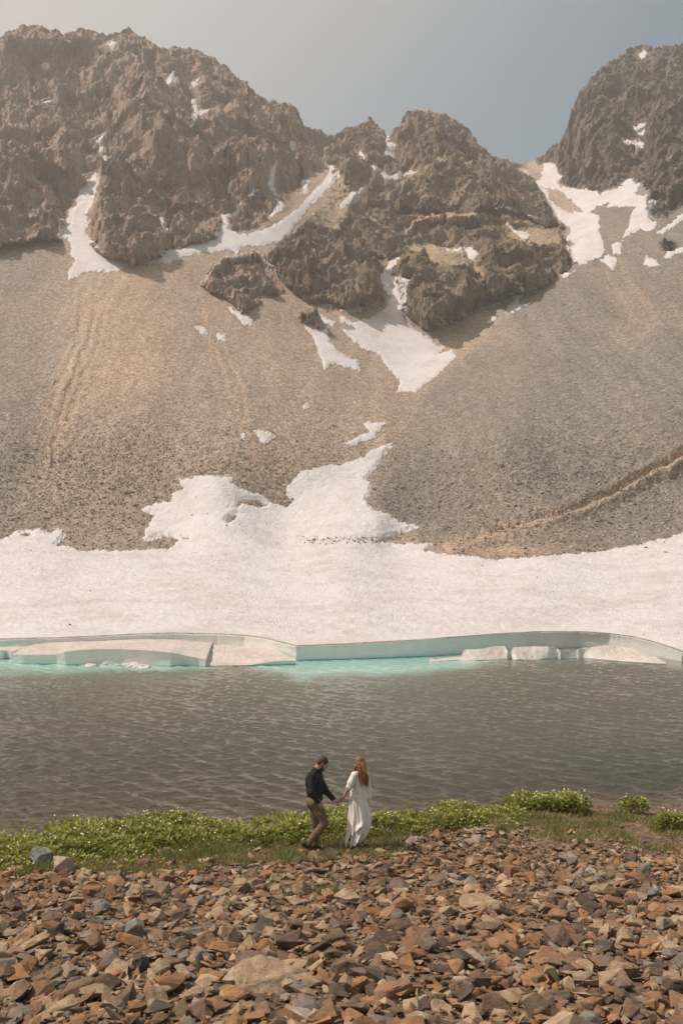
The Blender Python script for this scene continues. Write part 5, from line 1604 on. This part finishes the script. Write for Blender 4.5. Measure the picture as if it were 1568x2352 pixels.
# ================= man =================
H = .0062
def man():
    root = empty('person', (GM[0], GM[1], GM[2]), label='man in black shirt and brown trousers walking with bowed head, holding her hand', cat='person')
    inv = Matrix.Translation(-Vector(GM))
    lo = J(180, 1700, -.5); hi_ = J(830, 240, .55)
    lo = [lo[0], GD - .45, lo[2]]; hi_ = [hi_[0], GD + .5, hi_[2]]
    B = Field(lo, hi_, H)
    # joints; near side is towards the viewer (negative depth)
    neck0, neck1 = J(398, 500, .0), J(452, 425, 0)
    headc = J(516, 372, -.01)
    shN, shF = J(372, 548, -.17), J(440, 545, .18)
    elN, wrN = J(352, 790, -.25), J(452, 930, -.25)
    elF, wrF = J(560, 770, .22), J(672, 893, .10)
    pel = J(400, 905, 0); hipN, hipF = J(410, 930, -.09), J(395, 930, .09)
    knN, anN = J(542, 1235, -.10), J(325, 1500, -.10)
    knF, anF = J(412, 1230, .09), J(405, 1510, .08)
    B.cap(J(400, 890, 0), J(405, 760, 0), .12, .112, .05, flat=((0, 1, 0), 1.15))
    B.cap(J(405, 760, 0), J(395, 600, 0), .11, .118, .05, flat=((0, 1, 0), 1.15))
    B.cap(shN, shF, .046, .046, .04)
    B.cap(neck0, neck1, .056, .054, .03)
    # head, bowed forward about 35 degrees
    ang = math.radians(33)
    R = np.array(Matrix.Rotation(ang, 3, 'Y'))          # +x is forward, rotation about depth axis
    def hd(x, y, z): return headc + R @ np.array([x, y, z])
    B.ell(headc + R @ np.array([-.012, 0, .025]), (.098, .077, .098), .02, R)
    B.ell(hd(.028, 0, -.045), (.062, .058, .072), .03, R)
    B.ell(hd(.045, 0, -.098), (.036, .036, .026), .03, R)
    B.cap(hd(.080, 0, .012), hd(.108, 0, -.024), .010, .014, .012)
    for sy in (-1, 1):
        B.cap(hd(.076, sy * .012, .024), hd(.070, sy * .045, .024), .010, .008, .012)
        B.ell(hd(.080, sy * .033, .004), (.012, .014, .009), .008, R, sub=True)
        B.cap(hd(-.012, sy * .078, .012), hd(-.006, sy * .080, -.028), .013, .009, .008, flat=((0, 1, 0), .6))
        B.ell(hd(.055, sy * .045, -.02), (.02, .016, .02), .02, R)
    B.cap(hd(.084, -.018, -.062), hd(.084, .018, -.062), .008, .008, .008)
    B.cap(neck1, hd(-.03, 0, -.03), .055, .055, .03)
    # arms and hands
    B.chain([(shN, .052), (elN, .042), (wrN, .028)], .03)
    B.chain([(shF, .044), (elF, .042), (wrF, .028)], .03)
    seg_hand(B, wrN, J(500, 1015, -.25) - wrN, (0, -1, .1), -1, None, (.25, .45, .35))
    mans_hand = wrF
    seg_hand(B, wrF, J(742, 945, .02) - wrF, (.35, -.5, .8), 1, None, (.35, .8, .6))
    for hp, kn, an in ((hipN, knN, anN), (hipF, knF, anF)):
        B.chain([(hp, .088), (kn, .058), (kn * .35 + an * .65, .052), (an, .040)], .03)
    B.cap(hipN, hipF, .10, .10, .05)
    B.cap(anN, J(260, 1555, -.10), .038, .032, .02); B.cap(J(280, 1540, -.1), J(400, 1620, -.10), .03, .026, .02)
    B.cap(anF, J(400, 1585, .08), .038, .032, .02); B.cap(J(410, 1590, .08), J(510, 1612, .08), .03, .026, .02)
    V, Q = B.mesh()
    body = mesh_np('body', V - GM, Q, M_skin, True, root)
    # eyes
    for sy in (-1, 1):
        b2 = bmesh.new(); bmesh.ops.create_icosphere(b2, subdivisions=2, radius=.0105)
        me = bpy.data.meshes.new('eye'); b2.to_mesh(me); b2.free(); me.materials.append(M_dark)
        e = bpy.data.objects.new('eye', me); COL.objects.link(e); e.parent = root; e.location = hd(.074, sy * .033, .004) - GM
    # hair and beard
    Hh = Field(headc - .2, headc + .2, .0045)
    Hh.ell(headc + R @ np.array([-.018, 0, .034]), (.103, .083, .099), .02, R)
    Hh.ell(hd(-.06, 0, -.02), (.05, .070, .055), .03, R)
    Hh.ell(hd(.098, 0, -.045), (.062, .12, .088), .02, R, sub=True)
    for sy in (-1, 1): Hh.ell(hd(.0, sy * .095, -.04), (.05, .03, .045), .012, R, sub=True)
    Hh.add_noise(lambda P: (vnoise(P * 70, 5) * .0022 + vnoise(P * np.array([160, 160, 60]), 6) * .0016))
    V, Q = Hh.mesh(); mesh_np('hair', V - GM, Q, M_dark, True, root)
    Bd = Field(headc - .24, headc + .2, .0045)
    Bd.cap(hd(.060, -.030, -.095), hd(.060, .030, -.095), .032, .032, .02)
    Bd.cap(hd(.050, 0, -.105), hd(.052, 0, -.150), .040, .022, .03)
    for sy in (-1, 1):
        Bd.chain([(hd(.010, sy * .066, -.03), .012), (hd(.022, sy * .058, -.068), .020), (hd(.055, sy * .036, -.095), .028)], .02)
        Bd.cap(hd(.090, sy * .004, -.050), hd(.078, sy * .030, -.066), .009, .008, .008)
    Bd.add_noise(lambda P: vnoise(P * 90, 7) * .003)
    V, Q = Bd.mesh(); mesh_np('beard', V - GM, Q, M_dark, True, root)

    def folds(P, a=.006, s=14, seed=1, zs=.6):
        return fbm(P * np.array([s, s, s * zs]), 3, seed) * a
    # shirt
    S_ = Field(lo, hi_, H)
    S_.cap(J(405, 868, 0), J(412, 760, 0), .138, .135, .05, flat=((0, 1, 0), 1.2))
    S_.cap(J(412, 760, 0), J(395, 600, 0), .132, .150, .06, flat=((0, 1, 0), 1.18))
    S_.cap(J(350, 800, 0), J(335, 620, 0), .075, .085, .05)
    S_.cap(shN, shF, .078, .078, .06)
    S_.cap(J(400, 560, .0), J(418, 482, 0), .112, .078, .04)
    S_.chain([(shN, .074), (elN, .064), (wrN * .95 + elN * .05, .045)], .03)
    S_.cap(J(452, 535, .08), J(462, 590, .1), .075, .08, .03)
    S_.chain([(shF, .078), (elF, .060), (wrF * .96 + elF * .04, .043)], .03)
    S_.ell(J(400, 1010, 0), (.3, .3, .118), .012, sub=True) if False else None
    S_.add_noise(lambda P: folds(P, .010, 11, 2) + np.sin((P[:, 0] * 40 + P[:, 2] * 60 + fbm(P * 8, 2, 9) * 5)) * .0022)
    V, Q = S_.mesh(); sh_ = mesh_np('shirt', V - GM, Q, M_shirt, True, root)
    C_l = Field(J(300, 560, -.2) - .1, J(560, 380, .2) + .1, .005)
    for sy in (-1, 1):
        C_l.chain([(J(392, 452, 0), .014), (J(430, 478, sy * .066), .014), (J(478, 512, sy * .03), .012)], .01, flat=((0, 0, 1), 1.6))
    V, Q = C_l.mesh(); mesh_np('collar', V - GM, Q, M_shirt, True, sh_)
    # trousers
    T = Field(lo, hi_, H)
    T.cap(J(398, 880, 0), J(402, 940, 0), .128, .135, .04, flat=((0, 1, 0), 1.15))
    T.cap(J(350, 930, -.05), J(352, 960, .05), .085, .085, .05)
    for hp, kn, an, dz in ((hipN, knN, anN, 0), (hipF, knF, anF, 0)):
        T.chain([(hp, .112), (hp * .45 + kn * .55, .093), (kn, .074), (kn * .5 + an * .5, .072), (an * .98 + kn * .02, .064)], .035)
        T.cap(an, an + (an - kn) * .08, .062, .064, .01)
    T.add_noise(lambda P: folds(P, .010, 9, 21, .8) + np.sin(P[:, 2] * 75 + P[:, 0] * 50 + fbm(P * 6, 2, 29) * 6) * .0028 * np.clip((.95 - P[:, 2] + GM[2]) * 2, 0, 1))
    V, Q = T.mesh(); tr_ = mesh_np('trousers', V - GM, Q, M_trous, True, root)
    Bt = Field(J(230, 960, -.3) - .05, J(600, 820, .3) + .05, H)
    Bt.cap(J(402, 880, 0), J(404, 886, 0), .147, .147, .01, flat=((0, 1, 0), 1.17))
    sl, P = Bt.win(Bt.lo, Bt.lo + Bt.n * H)
    zc = J(400, 880, 0)[2]
    Bt.d = np.maximum(Bt.d, np.abs(P[..., 2] - zc) - .018)
    V, Q = Bt.mesh(); mesh_np('belt', V - GM, Q, M_belt, True, root)
    # boots
    for nm_, an, hl, toe, y in (('n', anN, J(243, 1528, -.10), J(405, 1628, -.10), -.10), ('f', anF, J(398, 1592, .08), J(505, 1612, .08), .08)):
        Fb = Field(np.minimum(np.minimum(an, hl), toe) - .12, np.maximum(np.maximum(an, hl), toe) + .12, .0052)
        Fb.cap(an * .8 + hl * .2, hl, .052, .044, .02)
        Fb.cap(hl, toe, .046, .040, .03, flat=((0, 1, 0), 1.05))
        Fb.cap((an + hl) / 2, (hl + toe) / 2, .048, .044, .03)
        V, Q = Fb.mesh(); bt = mesh_np('boot', V - GM, Q, M_boot, True, root)
        dn = np.cross(toe - hl, [0, 1, 0]); dn /= np.linalg.norm(dn)
        if dn[2] > 0: dn = -dn
        Fs_ = Field(np.minimum(hl, toe) - .12, np.maximum(hl, toe) + .12, .0052)
        Fs_.cap(hl + dn * .036, toe + dn * .030, .046, .042, .01, flat=(dn, .34))
        V, Q = Fs_.mesh(); mesh_np('sole', V - GM, Q, M_sole, True, bt)
    return wrF


man()


# ================= woman =================
def woman():
    GW = hit_ground(np.array([822.0]), np.array([1948.0]))[0]
    root = empty('person', tuple(GW), label='woman with long copper hair in a flowing white dress looking away over the lake', cat='person')
    lo = J(690, 1640, 0); hi_ = J(1280, 230, 0)
    lo = [lo[0], GD - .42, lo[2]]; hi_ = [hi_[0], GD + .5, hi_[2]]
    B = Field(lo, hi_, H)
    headc = J(1058, 372, .02)
    shN, shF = J(965, 545, -.13), J(1105, 550, .14)
    elN, wrN = J(890, 730, -.15), J(806, 872, -.03)
    elF, wrF = J(1160, 760, .24), J(1148, 925, .20)
    B.cap(J(1030, 700, 0), J(1030, 600, 0), .095, .11, .05, flat=((0, 1, 0), 1.15))
    B.cap(J(1015, 840, 0), J(1025, 730, 0), .10, .085, .05, flat=((0, 1, 0), 1.1))
    B.cap(J(1008, 950, -.02), J(1012, 930, .03), .10, .10, .04)
    B.cap(shN, shF, .048, .048, .04)
    B.cap(J(1040, 520, 0), J(1052, 440, .01), .047, .045, .03)
    # the head is turned away towards the lake: face to +depth and right
    fw = np.array([.62, .78, 0.0]); fw /= np.linalg.norm(fw); sdv = np.array([fw[1], -fw[0], 0])
    Rm = np.stack([fw, sdv, np.array([0, 0, 1.])], 1)
    def hd(x, y, z): return headc + Rm @ np.array([x, y, z])
    B.ell(hd(-.01, 0, .022), (.092, .072, .092), .02, Rm)
    B.ell(hd(.028, 0, -.045), (.055, .050, .066), .03, Rm)
    B.ell(hd(.045, 0, -.090), (.026, .026, .022), .025, Rm)
    B.cap(hd(.078, 0, .008), hd(.100, 0, -.024), .008, .011, .010)
    B.cap(hd(.076, -.014, -.058), hd(.076, .014, -.058), .007, .007, .008)
    for sy in (-1, 1):
        B.ell(hd(.076, sy * .030, .004), (.010, .012, .008), .008, Rm, sub=True)
        B.cap(hd(-.010, sy * .072, .010), hd(-.006, sy * .074, -.022), .010, .007, .008)
    B.chain([(shN, .040), (elN, .034), (wrN, .023)], .025)
    B.chain([(shF, .040), (elF, .034), (wrF, .023)], .025)
    seg_hand(B, wrN, J(728, 946, .05) - wrN, (-.4, -.6, -.3), 1, None, (.4, .8, .6))
    seg_hand(B, wrF, J(1165, 990, .2) - wrF, (.2, -1, 0), 1, None, (.3, .5, .4))
    hipN, hipF = J(1005, 960, -.035), J(1020, 960, .05)
    knN, anN = J(985, 1260, -.08), J(962, 1520, -.06)
    knF, anF = J(1110, 1230, .09), J(1040, 1500, .10)
    for hp, kn, an in ((hipN, knN, anN), (hipF, knF, anF)):
        B.chain([(hp, .070), (kn, .050), (kn * .4 + an * .6, .047), (an, .030)], .03)
    # feet
    tN, tF = J(1110, 1530, -.06), J(1120, 1522, .10)
    for an, toe in ((anN, J(1070, 1545, -.06)), (anF, tF)):
        heel = an + np.array([-.015, 0, -.045])
        B.cap(an, heel, .030, .027, .02)
        B.cap(heel, toe, .028, .020, .02, flat=((0, 1, 0), 1.3))
        for q in range(5):
            B.cap(toe + np.array([0, (q - 2) * .014, 0]), toe + np.array([.028 - abs(q - 1.5) * .004, (q - 2) * .016, -.004]), .009, .008, .006)
    V, Q = B.mesh()
    mesh_np('body', V - GW, Q, M_skinw, True, root)
    for sy in (-1, 1):
        b2 = bmesh.new(); bmesh.ops.create_icosphere(b2, subdivisions=2, radius=.0100)
        me = bpy.data.meshes.new('eye'); b2.to_mesh(me); b2.free(); me.materials.append(M_dark)
        e = bpy.data.objects.new('eye', me); COL.objects.link(e); e.parent = root; e.location = hd(.070, sy * .030, .004) - GW
    for an, toe in ((anN, J(1070, 1545, -.06)), (anF, tF)):
        Fs_ = Field(np.minimum(an, toe) - .15, np.maximum(an, toe) + .12, .005)
        heel = an + np.array([-.02, 0, -.072])
        Fs_.cap(heel, toe + np.array([.02, 0, -.028]), .036, .034, .01, flat=((0, 0, 1), .33))
        V, Q = Fs_.mesh(); sn = mesh_np('sandal', V - GW, Q, M_belt, True, root)
        Fs_ = Field(np.minimum(an, toe) - .15, np.maximum(an, toe) + .12, .0045)
        for c0, c1 in ((an, toe),):
            m_ = c0 * .35 + c1 * .65
            Fs_.cap(m_ + [-.02, -.045, -.01], m_ + [.0, .0, .025], .009, .009, .004); Fs_.cap(m_ + [0, 0, .025], m_ + [-.02, .045, -.01], .009, .009, .004)
            Fs_.cap(c0 + [.0, -.034, .0], c0 + [.02, 0, .01], .007, .007, .004)
        V, Q = Fs_.mesh(); mesh_np('strap', V - GW, Q, M_belt, True, sn)
    # skirt: rings from waist to hem, folds deepening downwards
    rows = [(745, 922, 1128), (800, 905, 1130), (860, 898, 1132), (920, 892, 1145), (980, 888, 1168), (1050, 884, 1196), (1120, 876, 1212), (1180, 870, 1216), (1240, 865, 1208), (1300, 862, 1192), (1350, 858, 1172), (1400, 855, 1145), (1440, 850, 1118), (1475, 845, 1092), (1500, 843, 1070), (1525, 842, 1050)]
    ra = np.array(rows, float)
    zy = np.linspace(745, 1525, 120)
    l = np.interp(zy, ra[:, 0], ra[:, 1]); r = np.interp(zy, ra[:, 0], ra[:, 2])
    nth = 260
    th = np.linspace(0, 2 * np.pi, nth, endpoint=False)
    VV = []
    for i, (y_, a, b) in enumerate(zip(zy, l, r)):
        L_, R_ = J(a, y_, 0), J(b, y_, 0)
        c = (L_ + R_) / 2; rx_ = (R_[0] - L_[0]) / 2
        g = i / 119
        ry_ = .125 + .06 * g + .03 * math.sin(g * 3.1)
        f = (.006 + .020 * g) * np.sin(th * 9 + 2.2 * g + .8 * np.sin(th * 2)) + (.003 + .012 * g) * np.sin(th * 17 + 1 - 3 * g) + .010 * g * np.sin(th * 5 - 5 * g)
        # billow caught below the knee and swept back
        x = c[0] + np.cos(th) * (rx_ + f * .5)
        yv = GD + np.sin(th) * (ry_ + f)
        z = np.full(nth, c[2])
        front = np.clip(-np.sin(th), 0, 1)
        sx = (x - J(980, 1300)[0])
        k = np.exp(-((z - J(0, 1290)[2] - .9 * (x - J(1000, 1290)[0])) / .045) ** 2) * front * np.exp(-((x - J(1020, 1290)[0]) / .09) ** 2)
        yv -= k * .055
        k2 = np.exp(-((z - J(0, 1400)[2] - .12 * np.sin(x * 14)) / .022) ** 2) * front * np.exp(-((x - J(950, 1400)[0]) / .12) ** 2)
        yv -= k2 * .028
        k3 = np.exp(-((x - J(955, 1150)[0] - .10 * (J(0, 1150)[2] - z)) / .018) ** 2) * front * sstep(.15, .4, g)
        yv += k3 * .022
        k4 = np.exp(-((x - J(1060, 1100)[0] - .16 * (J(0, 1100)[2] - z)) / .016) ** 2) * front * sstep(.05, .3, g)
        yv -= k4 * .014
        # hem: rises at the right, a slit opens at the lower left
        hem = sstep(.86, 1, g)
        z = z + hem * (.035 * np.clip(np.cos(th), -1, 1) + .02 * np.sin(th * 7))
        if g > .72:
            ang_ = th - 4.05                       # front left
            ang_ = (ang_ + np.pi) % (2 * np.pi) - np.pi
            op = sstep(.72, 1, g) * .05
            x = x + np.sign(ang_) * op * np.exp(-(ang_ / .35) ** 2) * .55
        VV.append(np.stack([x, yv, z], -1))
    VV = np.array(VV)
    # close the waist ring against the bodice
    V_ = VV.reshape(-1, 3)
    i = np.arange(119)[:, None] * nth; j = np.arange(nth)[None]; jn = (j + 1) % nth
    Fq = np.stack([i + j, i + jn, i + nth + jn, i + nth + j], -1).reshape(-1, 4)
    # slit: drop faces along one meridian near the hem
    jj = int((4.05 / (2 * np.pi)) * nth)
    rowi = np.repeat(np.arange(119), nth); coli = np.tile(np.arange(nth), 119)
    Fq = Fq[~((rowi > 88) & (np.abs(coli - jj) <= ((rowi - 88) // 15)))]
    n_in = V_.copy(); cc = VV.mean(1, keepdims=True).repeat(nth, 1).reshape(-1, 3)
    dirv = V_ - cc; dirv[:, 2] = 0; dirv /= np.linalg.norm(dirv, axis=1)[:, None] + 1e-9
    n_in -= dirv * .003
    allv = np.concatenate([V_, n_in]); allf = np.concatenate([Fq, Fq[:, ::-1] + len(V_)])
    mesh_np('skirt', allv - GW, allf, M_dress, True, root)
    # bodice with short loose sleeve, and a tie knot at the waist
    S_ = Field(lo, hi_, H)
    S_.cap(J(1025, 740, 0), J(1035, 600, 0), .108, .122, .05, flat=((0, 1, 0), 1.15))
    S_.cap(J(1022, 790, 0), J(1024, 740, 0), .120, .104, .04, flat=((0, 1, 0), 1.1))
    S_.cap(J(1000, 540, -.06), J(1075, 540, .06), .085, .085, .05)
    S_.chain([(shN, .062), (shN * .45 + elN * .55, .068), (shN * .12 + elN * .88, .066)], .03)
    S_.chain([(shF, .062), (shF * .45 + elF * .55, .078), (elF, .085), (elF * .45 + wrF * .55, .075)], .03)
    S_.add_noise(lambda P: fbm(P * np.array([16, 16, 8]), 3, 61) * .010 + np.sin(P[:, 0] * 95 + P[:, 2] * 22 + fbm(P * 7, 2, 63) * 4) * .0030)
    V, Q = S_.mesh()
    bo = mesh_np('bodice', V - GW, Q, M_dress, True, root)
    Kt = Field(J(880, 1000, -.4) - .02, J(1040, 700, 0.1) + .02, .005)
    Kt.chain([(J(930, 765, -.13), .012), (J(965, 800, -.15), .016), (J(1000, 780, -.14), .010)], .01)
    Kt.chain([(J(950, 800, -.145), .012), (J(985, 860, -.155), .020), (J(992, 900, -.155), .010)], .01, flat=((0, 1, 0), .5))
    V, Q = Kt.mesh(); mesh_np('waist_tie', V - GW, Q, M_dress, True, root)
    # hair: cap over the skull, long wavy locks down the back
    Hh = Field(J(840, 800, 0)[0:1].tolist() + [GD - .35, J(0, 800)[2]], J(1260, 240, 0)[0:1].tolist() + [GD + .35, J(0, 240)[2]], .005)
    Hh.ell(hd(-.022, 0, .028), (.104, .088, .100), .03, Rm)
    Hh.ell(J(1058, 440, -.045), (.092, .075, .11), .04)
    locks = []
    rh = np.random.default_rng(71)
    for q in range(46):
        x0 = rh.uniform(1005, 1120); y0 = -.08 + rh.uniform(-.03, .03)
        xe = 1050 + (x0 - 1050) * .75 + 55 + rh.uniform(-30, 35); ze = rh.uniform(600, 715)
        locks.append((x0, y0, xe, ze, rh.uniform(.008, .014)))
    for q in range(6):
        x0 = rh.uniform(985, 1010); xe = rh.uniform(905, 950); ze = rh.uniform(520, 660)
        locks.append((x0, -.03, xe, ze, rh.uniform(.008, .012)))
    for q in range(5):
        locks.append((rh.uniform(1105, 1125), -.04, rh.uniform(1150, 1172), rh.uniform(600, 660), rh.uniform(.008, .012)))
    for (x0, y0, xe, ze, r0) in locks:
        ph = rh.uniform(0, 6.28); am = rh.uniform(7, 14)
        pts_ = []
        for s_3 in np.linspace(0, 1, 12):
            zyy = 370 + (ze - 370) * s_3
            xx = x0 + (xe - x0) * s_3 ** 1.3 + am * s_3 * math.sin(s_3 * 11 + ph)
            yy_ = y0 - .065 * math.sin(s_3 * 2.2) + .012 * s_3 * math.cos(s_3 * 11 + ph)
            pts_.append((J(xx, zyy, yy_), r0 * (1.05 - .6 * s_3 ** 2)))
        Hh.chain(pts_, .006)
    Hh.add_noise(lambda P: vnoise(P * np.array([150, 150, 20]), 75) * .0022)
    V, Q = Hh.mesh(); mesh_np('hair', V - GW, Q, M_red, True, root)


woman()
# ------------------------------------------------------------------ air
bm = bmesh.new()
bmesh.ops.create_cube(bm, size=1)
me = bpy.data.meshes.new('haze'); bm.to_mesh(me); bm.free()
o = bpy.data.objects.new('haze', me); COL.objects.link(o)
o.scale = (900, 800, 300); o.location = (0, 340, 142)
hm = bpy.data.materials.new('pale_air'); hm.use_nodes = True
hm.node_tree.nodes.clear()
pv = hm.node_tree.nodes.new('ShaderNodeVolumePrincipled')
pv.inputs['Color'].default_value = (1.0, 0.94, 0.90, 1)
pv.inputs['Density'].default_value = 0.0006
pv.inputs['Anisotropy'].default_value = 0.5
mo = hm.node_tree.nodes.new('ShaderNodeOutputMaterial')
hm.node_tree.links.new(pv.outputs['Volume'], mo.inputs['Volume'])
me.materials.append(hm)
tag(o, label='thin pale haze filling the cirque', kind='stuff')
